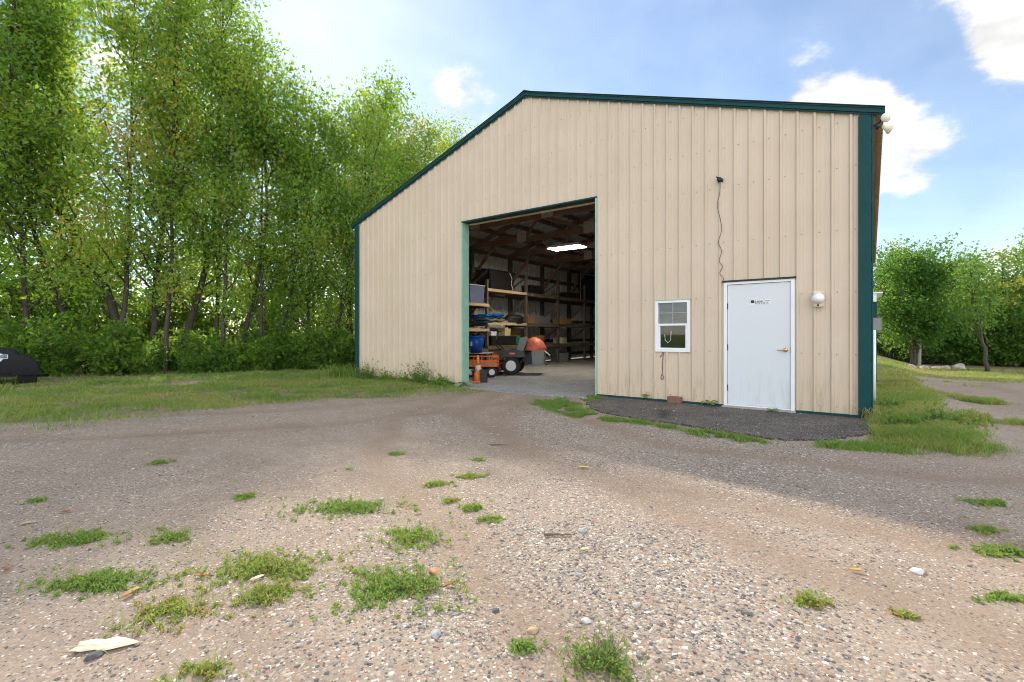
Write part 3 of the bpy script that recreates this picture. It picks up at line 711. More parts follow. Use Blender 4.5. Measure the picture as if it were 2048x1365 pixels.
def boxthing(name, label, cat, mat, x, y, z, sx, sy, sz, rz=0, lid=None, bevel=.01, group=None):
    t = empty(name, (x,y,z), rz, label, cat, group)
    mb = MB(); mb.add([(-sx/2*.94,-sy/2*.94,0),(sx/2*.94,-sy/2*.94,0),(sx/2*.94,sy/2*.94,0),(-sx/2*.94,sy/2*.94,0),(-sx/2,-sy/2,sz),(sx/2,-sy/2,sz),(sx/2,sy/2,sz),(-sx/2,sy/2,sz)],
                      [(3,2,1,0),(4,5,6,7),(0,1,5,4),(1,2,6,5),(2,3,7,6),(3,0,4,7)])
    mb.build('body', mat, t, bevel=bevel)
    if lid: MB().box(-sx/2-.015, sx/2+.015, -sy/2-.015, sy/2+.015, sz+.001, sz+.03).build('lid', lid, t, bevel=.006)
    return t
# shelf goods (rack levels .80, 1.66, 2.86; first bay .70, 1.42, 2.30)
boxthing('storage_tote', 'long black plastic storage tote on the bottom rack shelf behind the mower', 'tote', M['black'], -11.2, 5.55, .80, .5, 1.55, .36, 0, M['mowblack'])
g_ = boxthing('fabric_bundle', 'green fabric bundle at the end of the black tote', 'bundle', M['greenfab'], -11.15, 6.52, .80, .4, .28, .40, .1, None, .08)
boxthing('cardboard_box', 'yellow cardboard box standing on the black tote', 'box', M['yellow'], -11.2, 5.85, 1.19, .35, .42, .28, .1)
boxthing('small_carton', 'small white printed carton on the black tote', 'box', M['white'], -11.1, 5.0, 1.19, .2, .30, .16, -.1)
boxthing('grey_case', 'grey toolbox between the white carton and yellow box', 'box', M['greybox'], -11.15, 5.38, 1.19, .25, .24, .14, .2, M['black'])
b_ = MB().box(-.012,.012,-.5,.5,0,.66).build('plywood_board', M['brown']); b_.location = (-11.3, 6.75, .81); b_.rotation_euler = (0,-.14,0); tag(b_, 'reddish brown plywood board leaning under the light wood shelf', 'board')
boxthing('wooden_crate', 'plain plywood crate on the floor under the black tote', 'crate', M['plywood'], -11.3, 5.45, .012, .5, 1.1, .66)
boxthing('black_cabinet', 'dark equipment case on the top rack shelf', 'case', M['black'], -11.35, 5.5, 2.86, .7, 1.5, .72, 0, M['dark'], .03)
w_ = MB().tube([(0,0,0),(.03,.02,.12),(0,-.02,.3),(.02,.0,.48),(-.02,-.06,.66),(-.06,-.1,.72)], .014, 6).build('pale_cord', M['cream'], smooth=True); w_.location = (-10.96, 6.0, 2.86); tag(w_, 'pale hanging cord at the front of the top rack shelf', 'cord')
boxthing('blue_grey_case', 'pale blue grey case with white side on the upper left rack shelf', 'case', simple('slate_blue_plastic', (.16,.19,.34), .5, 0, .2, 6), -11.2, 3.95, 2.31, .6, .8, .62, 0, M['white'], .02)
def tarp():
    t = empty('folded_tarp', (-11.25, 4.9, 1.661), .05, 'folded bright blue tarpaulin stack on the middle rack shelf', 'tarp')
    for i, (m, h, s) in enumerate(((M['tarp'],.06,.0),(M['olive'],.08,.06),(M['tarp'],.09,-.04),(M['tarp'],.06,.05))):
        z0 = sum((.06,.08,.09,.06)[:i])
        n = 12; V = []; F = []
        for a in range(n+1):
            y = -.55+1.1*a/n; dz = .025*math.sin(a*1.1+i)
            for (x, z) in ((-.3+s, z0),(.32+s, z0),(.34+s, z0+h*.5),(.32+s, z0+h-.004),(-.3+s, z0+h-.004)): V.append((x, y, max(0, z+dz*(1 if z0 else 0)+ (.05*a/n if i > 1 else 0))))
        for a in range(n):
            for k in range(5): F.append((a*5+k, a*5+(k+1)%5, (a+1)*5+(k+1)%5, (a+1)*5+k))
        F += [(0,1,2,3,4), tuple(n*5+k for k in (4,3,2,1,0))]
        MB().add(V, F).build('fold', m, t, smooth=True)
tarp()
def lump(name, label, cat, mat, loc, s, seed=0, rz=0):
    bm = bmesh.new(); bmesh.ops.create_icosphere(bm, subdivisions=3, radius=1); rr = random.Random(seed)
    ph = [rr.uniform(0, 6) for _ in range(6)]
    for v in bm.verts:
        c = v.co; k = 1+.12*math.sin(3*c.x+ph[0])*math.cos(4*c.y+ph[1])+.08*math.sin(7*c.z+ph[2]+3*c.x)
        v.co = (c.x*s[0]*k, c.y*s[1]*k, max(-.55, c.z*k)*s[2]+.55*s[2])
    me = bpy.data.meshes.new(name); bm.to_mesh(me); bm.free()
    for p in me.polygons: p.use_smooth = True
    o = link(name, me, mat); o.location = loc; o.rotation_euler = (0,0,rz); return tag(o, label, cat)
lump('duffel_bag', 'lumpy black duffel bag at the right of the middle rack shelf', 'bag', M['olivebag'], (-11.2, 6.45, 1.661), (.34,.50,.24), 3)
lump('black_backpack', 'dark folded camping pack beside the blue tarp on the rack', 'bag', M['denim'], (-11.3, 5.75, 1.661), (.28,.26,.15), 5)
br = empty('push_broom', (-11.0, 5.35, 1.665), 0, 'wooden broom leaning across the middle rack shelf', 'broom')
MB().tube([(-.02,.25,.06),(-.45,-.35,.80)], .014, 8).build('handle', M['newwood'], br); MB().box(-.05,.05,.12,.42,.05,.09).build('head', M['newwood'], br); MB().box(-.045,.045,.125,.415,0,.049).build('bristles', M['olive'], br)
boxthing('lumber_stack', 'short pale boards stacked on the lower left rack shelf', 'lumber', M['newwood'], -11.25, 3.6, 1.421, .4, 1.4, .06, 0)
# panel leaning on the far rack
pn = empty('dark_mattress', (-11.4, 13.1, 2.861), 0, 'dark blue framed panel standing on the far upper rack shelf', 'panel')
MB().box(-.06,.06,-1.0,1.0,0,1.35).build('sheet', M['denim'], pn, bevel=.02); MB().tube([(.08,-1.0,.01),(.08,-1.0,1.36),(.08,1.0,1.36)], .02, 6).build('edge_strip', M['gusset'], pn); MB().tube([(.10,.98,1.35),(.12,1.1,.0)], .018, 6).build('edge_strip', M['gusset'], pn)
for lab, m, y, z, sy_, sz_ in (('dark carton on the middle shelf of the third rack bay','brown',7.6,1.661,.5,.3),('grey tote on the middle shelf of the third rack bay','greybox',8.6,1.661,.8,.34),('black bin on the top shelf of the third rack bay','black',8.0,2.861,.9,.4),
      ('brown carton on the bottom shelf of the third rack bay','brown',8.2,.801,.7,.4),('pale carton on the bottom shelf of the fourth rack bay','gusset',10.2,.851,.4,.25),('dark crate on the middle shelf of the fourth rack bay','plywood',10.4,1.661,.8,.3),('black case on the top shelf of the fourth rack bay','dark',10.9,2.861,1.1,.3),('blue tub on the floor under the third rack bay','blue',7.9,.012,.5,.36),('dark tub on the floor under the fourth rack bay','mowgrey',10.2,.012,.7,.4)):
    boxthing('stored_box', lab, 'box', M[m], -11.35, y, z, .5, sy_, sz_, rr0.uniform(-.15,.15), group='goods on the rack')
boxthing('flat_lumber', 'flat boards lying on the far lower rack shelf', 'lumber', M['newwood'], -11.3, 10.9, .801, .5, 2.0, .05)

def wheel(parent, c, r, w, axis, hub=M['white']):
    t = MB().lathe([(r*.56,-w*.42),(r*.9,-w*.5),(r,-w*.32),(r,w*.32),(r*.9,w*.5),(r*.56,w*.42)], c, axis, 28).build('wheel', M['rubber'], parent, smooth=True)
    MB().lathe([(r*.58,-w*.43),(r*.52,-w*.46),(r*.46,-w*.36),(r*.16,-w*.30),(r*.14,-w*.44),(.004,-w*.45),(.004,w*.45),(r*.14,w*.44),(r*.16,w*.30),(r*.46,w*.36),(r*.52,w*.46),(r*.58,w*.43)], c, axis, 24).build('rim', hub, t)
    return t
def mower():
    # local: -x forward, -y towards the doorway
    m = empty('riding_mower', (-9.05, 3.55, .012), R(28), 'black and dull red riding lawn mower with grey seat and orange red grass catcher', 'mower')
    for s in (-1, 1):
        wheel(m, (0, s*.50, .28), .28, .26, 'y')
        wheel(m, (-1.15, s*.36, .13), .13, .12, 'y')
        MB().bar((-1.15, s*.27, .13), (-1.10, s*.27, .36), .03, .05).build('caster_fork', M['mowblack'], m)
    MB().bar((-1.15,-.27,.38), (.3,-.27,.38), .06, .07).bar((-1.15,.27,.38), (.3,.27,.38), .06, .07).bar((-1.15,-.29,.40), (-1.15,.29,.40), .07, .06).build('frame', M['mowblack'], m)
    MB().prism([(-1.0,.13),(-.88,.26),(-.34,.26),(-.30,.13)], -.66, .60, 'y').build('mower_deck', M['mowred'], m, bevel=.02)
    MB().box(-1.05,-.36,-.26,.26,.42,.46).build('foot_platform', M['mowblack'], m, bevel=.01)
    for s in (-1, 1):
        f = MB().prism([(-.42,.48),(-.40,.66),(-.30,.74),(.10,.745),(.36,.70),(.42,.58),(.30,.56),(-.2,.56),(-.3,.48)], s*.34 if s < 0 else .34, s*.64, 'y').build('fender', M['mowblack'], m, bevel=.02)
        if s < 0:
            b = MB().box(-.04,.12,-.6455,-.6415,.62,.69).build('badge', simple('badge_red', (.6,.03,.03), .5), f)
            c = bpy.data.curves.new('lettering', 'FONT'); c.body = 'TORO'; c.size = .06; c.extrude = .0005; c.align_x = 'CENTER'
            o = bpy.data.objects.new('lettering', c); COL.objects.link(o); bpy.context.view_layer.update()
            me = bpy.data.meshes.new_from_object(o.evaluated_get(bpy.context.evaluated_depsgraph_get())); bpy.data.objects.remove(o)
            me.transform(Matrix.Translation((.04,-.6465,.634)) @ Matrix.Rotation(R(90), 4, 'X')); me.materials.clear(); link('lettering', me, M['white'], f)
    MB().prism([(-.28,.60),(.22,.56),(.24,.68),(-.28,.72)], -.25, .25, 'y').build('seat', M['mowgrey'], m, bevel=.04)
    MB().prism([(.14,.66),(.26,.66),(.42,1.06),(.36,1.12),(.26,1.08)], -.24, .24, 'y').build('seat_back', M['mowgrey'], m, bevel=.04)
    MB().prism([(.13,.72),(.16,.70),(.28,1.0),(.25,1.02)], -.19, .19, 'y').build('seat_pad', M['black'], m, bevel=.01)
    for s in (-1, 1):
        MB().tube([(-.30,s*.30,.70),(-.52,s*.29,.90),(-.56,s*.27,1.02),(-.50,s*.10,1.18)], .018, 8).build('steering_lever', M['black'], m, smooth=True)
    MB().box(.30,.74,-.24,.24,.36,.62).build('engine', M['dark'], m, bevel=.04); MB().lathe([(.16,0),(.17,.06),(.12,.10),(.02,.11)], (.52,0,.62), 'z', 20).build('engine_cover', M['mowblack'], m, smooth=True)
    MB().tube([(.62,-.30,.40),(.76,-.34,.38),(.80,-.34,.30)], .045, 10).build('muffler', M['steel'], m, smooth=True)
    for s in (-1, 1):
        b = MB(); c0 = (1.02, s*.24)
        V = [(x, c0[1]+y, z) for z, k in ((.28,.82),(.74,1)) for x, y in ((.80-.20*k,-.22*k),(.80+.20*k,-.22*k),(.80+.20*k,.22*k),(.80-.20*k,.22*k))]
        b.add(V, [(3,2,1,0),(4,5,6,7),(0,1,5,4),(1,2,6,5),(2,3,7,6),(3,0,4,7)]); b.build('catcher_bin', M['mowgrey'], m, bevel=.03)
    bm = bmesh.new(); bmesh.ops.create_icosphere(bm, subdivisions=3, radius=1)
    for v in bm.verts:
        c = v.co.copy(); v.co = (.70+c.x*.34*(1-.05*c.z), c.y*.44, .745+max(c.z, -.02)*.40*(1-.16*c.x))
    me = bpy.data.meshes.new('catcher_hood'); bm.to_mesh(me); bm.free()
    for p in me.polygons: p.use_smooth = True
    link('catcher_hood', me, M['redcover'], m)
    MB().tube([(1.0,-.3,.72),(1.2,-.3,.66),(1.24,-.3,.52),(1.14,-.3,.34),(1.0,-.3,.30)], .012, 6).build('catcher_frame', M['dark'], m)
    MB().bar((1.0,-.44,.74),(1.18,-.46,.60), .05, .03).build('latch', M['cream'], m)
mower()
def cart():
    c = empty('garden_cart', (-9.15, 2.15, .012), R(33), 'orange steel mesh garden cart parked in front of the mower', 'cart')
    MB().box(-.45,.45,-.26,.26,.30,.325).build('bed', M['orange'], c)
    for (a, b) in (((-.45,-.26),(.45,-.26)),((-.45,.26),(.45,.26)),((-.45,-.26),(-.45,.26)),((.45,-.26),(.45,.26))):
        s = MB(); s.bar((*a,.60),(*b,.60),.03,.03); s.bar((*a,.46),(*b,.46),.02,.05)
        n = 4 if abs(a[0]-b[0]) > .1 else 2
        for k in range(n+1):
            t = k/n; x, y = a[0]+(b[0]-a[0])*t, a[1]+(b[1]-a[1])*t; s.bar((x,y,.325),(x,y,.60),.025,.025)
        s.build('side_rail', M['orange'], c)
    for (a, b) in (((-.44,-.245),(.44,-.245)),((-.44,.245),(.44,.245))):
        MB().bar((a[0],a[1],.39),(b[0],b[1],.39),.01,.12).build('side_panel', simple('worn_orange', (.62,.24,.12), .6, 0, .25, 12) if a[1] < 0 else M['orange'], c)
    for x in (-.30,.30):
        MB().tube([(x,-.30,.15),(x,.30,.15)], .014, 8).build('axle', M['dark'], c); MB().box(x-.03,x+.03,-.2,.2,.16,.299).build('axle_mount', M['dark'], c)
        for y in (-.29,.29): wheel(c, (x,y,.15), .15, .09, 'y')
    MB().tube([(-.45,0,.28),(-.75,0,.26),(-1.05,-.04,.50)], .014, 8).tube([(-1.05,-.12,.50),(-1.05,.05,.50)], .016, 8).build('pull_handle', M['dark'], c)
cart()
def cone():
    c = empty('traffic_cone', (-8.22, .85, .012), .3, 'orange traffic cone with pale collar just inside the doorway', 'cone')
    MB().box(-.17,.17,-.17,.17,0,.03).build('base', M['cone'], c, bevel=.008)
    MB().lathe([(.125,.031),(.092,.26)], (0,0,0), 'z', 24).build('cone_body', M['cone'], c, smooth=True)
    MB().lathe([(.0935,.2605),(.066,.43)], (0,0,0), 'z', 24).build('reflective_collar', simple('worn_white_band', (.75,.55,.42), .5), c, smooth=True)
    MB().lathe([(.0655,.4305),(.028,.68),(.022,.69)], (0,0,0), 'z', 24).build('cone_tip', M['cone'], c, smooth=True)
cone()
def bucket(name, label, mat, loc, r0, r1, h, rz=0):
    b = empty(name, loc, rz, label, 'bucket')
    MB().lathe([(r0*.97,.004),(r0,0),(r1,h),(r1*.97,h),(r0*.93,.02)], (0,0,0), 'z', 28).build('body', mat, b, smooth=True)
    MB().lathe([(r1*1.0,h-.03),(r1*1.08,h-.025),(r1*1.08,h+.004),(r1*.99,h+.006)], (0,0,0), 'z', 28).build('rim', mat, b, smooth=True)
    MB().tube([(r1*1.05*math.cos(t), .12*math.sin(t*1)*0+.02, h-.02+(.02 if abs(math.cos(t)) < .95 else 0)+.10*math.sin(t)) for t in np.linspace(0, math.pi, 14)], .006, 6).build('bail_handle', M['steel'], b)
    return b
bt = empty('work_table', (-9.75, 2.1, .012), R(20), 'small work table behind the left side of the doorway', 'table')
MB().box(-.75,.75,-.32,.32,.67,.70).build('table_top', M['gusset'], bt)
for x in (-.7,.7):
    for y in (-.27,.27): MB().box(x-.025,x+.025,y-.025,y+.025,0,.669).build('leg', M['dark'], bt)
bl = bucket('blue_bin', 'large bright blue plastic bin on the work table', M['blue'], (-9.28, 2.02, .713), .17, .24, .48)
MB().box(-.03,.03,-.232,-.222,.20,.32).build('mark', M['white'], bl)
boxthing('orange_toolbox', 'small orange box on the work table beside the blue bin', 'box', M['orange'], -9.62, 2.5, .715, .22, .30, .24, .4)
boxthing('flat_carton', 'flat pale printed carton on the work table edge', 'box', M['gusset'], -9.42, 2.42, .714, .16, .3, .10, .35) if False else None
bucket('red_pail', 'dull red pail on the floor behind the traffic cone', M['mowred'], (-8.42, 1.05, .012), .12, .15, .28)
boxthing('black_can', 'small black printed container beside the traffic cone', 'container', M['black'], -7.98, .80, .012, .18, .12, .30, .5, M['dark'])

# ------------------------------------------------------------------ things fixed to the barn outside
def wall_lamp():
    l = empty('wall_lamp', (-.635, -.020, 1.79), 0, 'cream wall lamp with round white globe beside the entry door', 'lamp')
    MB().box(-.075,.075,-.03,0,-.12,.12).build('back_plate', M['cream'], l, bevel=.012)
    MB().box(-.062,.062,-.12,-.031,.075,.115).build('hood', M['cream'], l, bevel=.012)
    MB().lathe([(.01,-.072),(.05,-.062),(.078,-.03),(.086,.0),(.080,.035),(.06,.062),(.05,.074)], (0,-.105,.0), 'z', 28).build('globe', M['globe'], l, smooth=True)
    MB().box(-.055,.055,-.10,-.031,-.125,-.078).build('sensor_box', M['cream'], l, bevel=.01)
    MB().lathe([(.012,0),(.014,-.012),(.004,-.018)], (0,-.10,-.10), 'y', 14).build('sensor_eye', M['black'], l, smooth=True)
wall_lamp()
def cable(name, pts, r, mat, label, cat='cable'):
    # smooth through the points
    P = [Vector(p) for p in pts]; out = []
    for i in range(len(P)-1):
        p0, p1, p2, p3 = P[max(i-1,0)], P[i], P[i+1], P[min(i+2,len(P)-1)]
        for k in range(6):
            t = k/6; out.append(.5*((2*p1)+(p2-p0)*t+(2*p0-5*p1+4*p2-p3)*t*t+(-p0+3*p1-3*p2+p3)*t**3))
    out.append(P[-1]); o = MB().tube(out, r, 6).build(name, mat, None, smooth=True); return tag(o, label, cat)
cm = empty('security_camera', (-2.055, -.003, 3.87), 0, 'small round black camera high on the tan wall above the door', 'camera')
MB().lathe([(.045,0),(.045,-.012),(.03,-.02),(.018,-.045)], (0,0,0), 'y', 20).build('mount', M['black'], cm, smooth=True)
MB().lathe([(.01,-.036),(.038,-.045),(.042,-.08),(.036,-.10),(.01,-.102)], (0,0,0), 'y', 20).build('lens_housing', M['black'], cm, smooth=True)
MB().tube([(-.02,-.05,.03),(-.055,-.06,.062)], .012, 8).build('antenna', M['black'], cm)
cable('camera_wire', [(-2.055,-.036,3.83),(-2.06,-.038,3.65),(-2.10,-.038,3.45),(-2.05,-.038,3.20),(-2.03,-.038,3.02),(-2.08,-.038,2.82),(-2.03,-.038,2.66),(-2.07,-.038,2.50),(-2.015,-.038,2.40),(-2.06,-.038,2.29),(-2.0,-.038,2.20),(-2.02,-.02,2.155)], .0042, M['dark'], 'thin dark wire hanging in waves from the camera to the door')
cable('window_cord', [(-3.10,-.012,.80+.03),(-3.06,-.03,.88),(-3.04,-.012,.93),(-3.05,-.010,.8),(-3.055,-.010,.65),(-3.06,-.010,.53),(-3.085,-.012,.47),(-3.06,-.02,.425),(-3.035,-.012,.46),(-3.055,-.02,.52)], .006, M['palewood'], 'brown cord with a loop hanging below the window')
bk = MB().box(-.12,.12,-.06,.06,0,.115).build('brick', M['brick'], None, bevel=.006); bk.location = (-2.80, -.105, .026); tag(bk, 'brown brick standing against the base of the wall under the window', 'brick'); bk.name = 'loose_brick'
def floodlight():
    f = empty('floodlight', (.062, .02, 4.30), 0, 'twin round floodlights under the right eave corner', 'floodlight')
    MB().lathe([(.05,0),(.05,.03),(.02,.045)], (0,0,-.04), 'x', 18).build('mount', M['dark'], f, smooth=True)
    for (c, d) in (((.10,-.02,.05),(.35,-.9,-.2)),((.13,.02,-.09),(.75,.2,-.45))):
        mb = MB().lathe([(.022,-.07),(.026,-.03),(.062,.035),(.066,.05),(.060,.062),(.01,.068)], (0,0,0), 'z', 22)
        o = mb.build('lamp_head', simple('aged_glass', (.72,.70,.62), .12, 0, .1, 9, 0, .7) if d[0] < .5 else M['cream'], f, smooth=True)
        o.location = c; o.rotation_euler = Vector(d).to_track_quat('Z','Y').to_euler()
        MB().tube([(.03,0,-.04),(c[0]*.6,c[1]*.6,c[2]*.8),(c[0]-d[0]*.05,c[1]-d[1]*.05,c[2]-d[2]*.05)], .011, 8).build('arm', M['dark'], f)
floodlight()
eb = empty('meter_box', (.024, 1.25, 1.32), 0, 'small grey electrical box on the right side wall', 'box')
MB().box(0,.115,-.10,.10,0,.20).build('enclosure', M['greybox'], eb, bevel=.006); MB().box(.1155,.125,-.09,.09,.01,.19).build('cover', M['greybox'], eb, bevel=.003)
cd = MB().tube([(.05,1.9,.05),(.05,1.9,1.35)], .03, 10).build('conduit', M['white'], None, smooth=True); tag(cd, 'white vertical pipe on the right side wall below the grey box', 'pipe')
sd = empty('side_door', (.022, 5.2, .05), 0, 'green side door with white hood on the right wall of the barn', 'door')
MB().box(0,.09,0,1.4,.1,1.95).build('panel', M['trim'], sd); MB().box(0,.20,-.06,1.46,2.14,2.17).build('hood', M['white'], sd); MB().box(0,.085,-.03,1.43,1.951,2.139).build('hood_face', M['white'], sd)

# ------------------------------------------------------------------ trailer at the left
def trailer():
    a = math.atan2(.5955,.8032)
    t = empty('cargo_trailer', (-17.40, -6.88, 0), R(80), 'glossy black rounded cargo trailer at the left edge by the trees', 'trailer')
    # local x along the picture's right, -y towards the camera
    prof = [(-.72,.30),(-.76,.60),(-.62,.90),(.50,.90),(.64,.72),(.72,.30)]
    def ring(y, k, dz): return [(x*k, y, .30+(z-.30)*k+dz) for x, z in [(-.70,.30),(-.70,.62),(-.60,.86),(-.45,.92),(.40,.92),(.52,.86),(.66,.62),(.70,.30)]]
    V = []; F = []; ys = [(-.62,.94,0),(-.58,1,0),(.9,1,0),(1.3,.85,0),(1.5,.6,0)]
    for y, k, dz in ys: V += ring(y, k, dz)
    n = 8
    for i in range(len(ys)-1):
        for j in range(n): F.append((i*n+j, i*n+(j+1)%n, (i+1)*n+(j+1)%n, (i+1)*n+j))
    F += [tuple(range(n))[::-1], tuple((len(ys)-1)*n+j for j in range(n))]
    MB().add(V, F).build('body', M['navy'], t, smooth=False, bevel=.02)
    for s in (-1, 1):
        pf = [(s*x, z) for x, z in ((.46,.285),(.46,.70),(.60,.72),(.74,.64),(.85,.50),(.90,.285))]
        MB().prism(pf, -.66, .35, 'y').build('fender', M['navy'], t, smooth=False, bevel=.03)
        wheel(t, (s*.70, -.15, .25), .25, .34, 'x', M['dark'])
        l = MB().lathe([(.04,-.665),(.04,-.68),(.01,-.69)], (s*.55,0,.55), 'y', 16).build('tail_light', M['mowred'], t, smooth=True) if s < 0 else None
    MB().box(-.5,.5,-.40,-.32,.20,.28).build('axle', M['dark'], t)
    # emblem on the rear face
    y0 = -.628
    em = MB().prism([(-.20,.66),(.20,.66),(.20,.76),(-.20,.76)], y0-.004, y0, 'y').build('emblem', simple('emblem_silver', (.62,.66,.72), .35, .2, .05, 9), t)
    MB().prism([(-.12,.7605),(-.08,.79),(0,.80),(.08,.79),(.12,.7605)], y0-.004, y0, 'y').build('shield_top', em.data.materials[0], em)
    MB().prism([(-.12,.6595),(.12,.6595),(.09,.61),(0,.55),(-.09,.61)], y0-.004, y0, 'y').build('shield_point', em.data.materials[0], em)
    MB().box(-.185,.185,y0-.006,y0-.0045,.675,.745).build('emblem_bar', M['denim'], em)
    c = bpy.data.curves.new('lettering', 'FONT'); c.body = 'HARLEY-DAVIDSON'; c.size = .047; c.extrude = .0005; c.align_x = 'CENTER'; c.space_character = .9
    o = bpy.data.objects.new('lettering', c); COL.objects.link(o); bpy.context.view_layer.update()
    me = bpy.data.meshes.new_from_object(o.evaluated_get(bpy.context.evaluated_depsgraph_get())); bpy.data.objects.remove(o)
    me.transform(Matrix.Translation((0,y0-.0068,.695)) @ Matrix.Rotation(R(90), 4, 'X')); me.materials.clear(); link('lettering', me, em.data.materials[0], em)
    em.location.x = .18                      # shows right half in the picture
trailer()

# ------------------------------------------------------------------ vegetation
RV = Vector((.8032,.5955,0))
def leaves(name, C, size, tint, up=.35, rg=rng, aspect=.55):
    """one folded quad per leaf"""
    n = len(C); a = rg.normal(size=(n,3)); a[:,2] -= .35; a /= np.linalg.norm(a, axis=1, keepdims=True)
    nrm = rg.normal(size=(n,3)); nrm[:,2] += up*3; b = np.cross(a, nrm); b /= np.linalg.norm(b, axis=1, keepdims=True)+1e-9
    nn = np.cross(a, b)
    s = size*(.6+.8*rg.random((n,1)))
    p0 = C - a*s*.5; p2 = C + a*s*.5 + nn*s*-.06; m = C - a*s*.05 + nn*s*.10
    V = np.stack([p0, m+b*s*aspect*.5, p2, m-b*s*aspect*.5], 1).reshape(-1,3)
    F = np.arange(4*n).reshape(n,4)
    return fast_mesh(name, V, F, {'tint': np.clip(tint, 0, 1)})
def branch(p, d, length, n, rg, up=.15, wob=.12):
    pts = [np.array(p, float)]; d = np.array(d, float); d /= np.linalg.norm(d)
    for i in range(n):
        d = d + rg.normal(size=3)*wob; d[2] += up; d /= np.linalg.norm(d); pts.append(pts[-1]+d*length/n)
    return pts
def make_tree(name, seed, path, H, r0, crown0=.22, spread=2.0, nlimb=20, dens=1.0, leaf=.10, mat='leaf', bark='bark', hue=.4, top=.25, stems=None):
    """path: (x,y,z) trunk points, local. Returns Empty > trunk, crown"""
    rg = np.random.default_rng(seed); root = empty(name)
    wood = MB(); cc = []; tt = []
    def interp(h, P):
        hs = [q[2] for q in P]; return np.array([np.interp(h, hs, [q[k] for q in P]) for k in range(3)])
    trunks = [(path, r0, H)] + (stems or [])
    for (P, rr, HH) in trunks:
        hs = np.linspace(0, HH, 18); pts = [interp(h, P) + (rg.normal(size=3)*np.array([1,1,0])*min(.05, rr*.3) if h > 0 else 0) for h in hs]
        rad = [rr*(1.25 if i == 0 else 1)*(1-.93*(h/HH)**.85) + .008 for i, h in enumerate(hs)]
        wood.tube([tuple(p) for p in pts], rad, 8)
        nl = max(6, int(nlimb*HH/H))
        for i in range(nl):
            f = crown0 + (1-crown0)*((i+rg.random())/nl)**.9; h = f*HH; p = interp(h, P)
            az = rg.random()*2*math.pi; env = (math.sin(math.pi*min(1, max(.05, (f-crown0*.6)/(1.06-crown0*.6))**.75)))
            ln = max(.35, spread*(.35+.75*env)*(.7+.6*rg.random()))*(1 if f < .93 else top/.25*.8)
            d = np.array([math.cos(az), math.sin(az), .35+.9*rg.random()+.5*f])
            bp = branch(p, d, ln, 5, rg, .10, .16)
            br0 = max(.012, rr*.38*(1-f)+.012)
            wood.tube([tuple(q) for q in bp], list(np.linspace(br0, .006, len(bp))), 5, cap=False)
            chue = hue + rg.normal()*.13
            ntw = 3+int(ln*2.6)
            for t in range(ntw):
                u = .25+.75*(t+rg.random())/ntw; j = min(len(bp)-2, int(u*(len(bp)-1))); fr = u*(len(bp)-1)-j
                q = bp[j]*(1-fr)+bp[j+1]*fr
                dd = (bp[j+1]-bp[j]); dd = dd/np.linalg.norm(dd) + rg.normal(size=3)*.75; dd[2] += .1
                tw = branch(q, dd, .35+.45*rg.random(), 3, rg, -.05, .2)
                wood.tube([tuple(x) for x in tw], [.008,.006,.004,.003], 3, cap=False)
                th = chue + rg.normal()*.10
                for x in tw[1:]:
                    k = max(3, int(rg.poisson(15*dens)))
                    s = np.array([.27,.27,.22])*(1+.3*rg.random())
                    pts_ = x + rg.normal(size=(k,3))*s; pts_[:,2] -= .04
                    cc.append(pts_); tt.append(np.clip(th + rg.normal(size=k)*.13, 0, 1) if rg.random() > .03 else np.clip(.85+rg.normal(size=k)*.1, 0, 1))
    t_ = wood.build('trunk', M[bark], root, smooth=True, fix=False)
    C = np.concatenate(cc); C = C[C[:,2] > .3] if False else C
    link('crown', leaves('crown', C, leaf, np.concatenate(tt), .35, rg), M[mat], root)
    return root
def lean(pts): return [(RV.x*s, RV.y*s, h) for h, s in pts]
FRONT = [
 ((-21.6,-6.2), 13.2, [(0,0),(3,-.5),(6,.3),(13.2,.5)], .17, 'tall tree at the left edge standing behind the black trailer'),
 ((-20.7,-4.7), 12.8, [(0,.6),(2.5,-.5),(5,-1.3),(12.8,-1.6)], .13, 'slim dark trunked tree leaning left behind the trailer'),
 ((-19.82,-3.34), 12.4, [(0,0),(1.2,-.35),(2.5,-.8),(3.9,-1.6),(5.3,-2.3),(8,-2.7),(12.4,-2.6)], .19, 'stout pale trunked tree leaning strongly to the left'),
 ((-19.5,-2.95), 13.6, [(0,.1),(2.5,.25),(4.5,.4),(7,.8),(13.6,1.0)], .17, 'upright dark trunked tree right beside the strongly leaning tree'),
 ((-18.9,-2.2), 13.6, [(0,-.2),(2.3,.5),(4.2,.95),(6,1.2),(9.5,1.3),(13.6,1.5)], .18, 'tallest tree with long trunk leaning right in the middle of the tree row'),
 ((-17.8,-.9), 11.0, [(0,0),(2,.45),(3.7,.85),(5.5,1.1),(12.2,.7)], .13, 'slender tree leaning right at the shoulder of the tree row'),
 ((-17.1,-.05), 9.4, [(0,-.3),(2.0,.6),(4,.9),(10.2,.8)], .12, 'thin tree leaning right in the lower gap of the tree row'),
 ((-16.6,.95), 8.9, [(0,0),(4,.2),(9.9,.2)], .11, 'short straight tree left of the barn corner'),
 ((-15.75,1.5), 9.2, [(0,0),(2.4,.35),(3.6,.65),(7,1.2),(10.2,1.3)], .14, 'pale trunked tree leaning towards the left barn corner'),
 ((-16.2,3.9), 11.0, [(0,0),(5,.2),(11.0,.3)], .16, 'tall thin topped tree rising just beyond the left barn corner'),
 ((-16.6,6.3), 10.2, [(0,0),(5,.2),(11.4,.5)], .15, 'leafy tree above the lower part of the left roof slope'),
 ((-16.8,8.8), 10.8, [(0,0),(5,-.2),(12.0,.2)], .15, 'yellow green tree above the middle of the left roof slope'),
 ((-16.9,11.3), 10.8, [(0,0),(5,.3),(11.8,.2)], .15, 'last tree peeking over the left roof slope'),
]
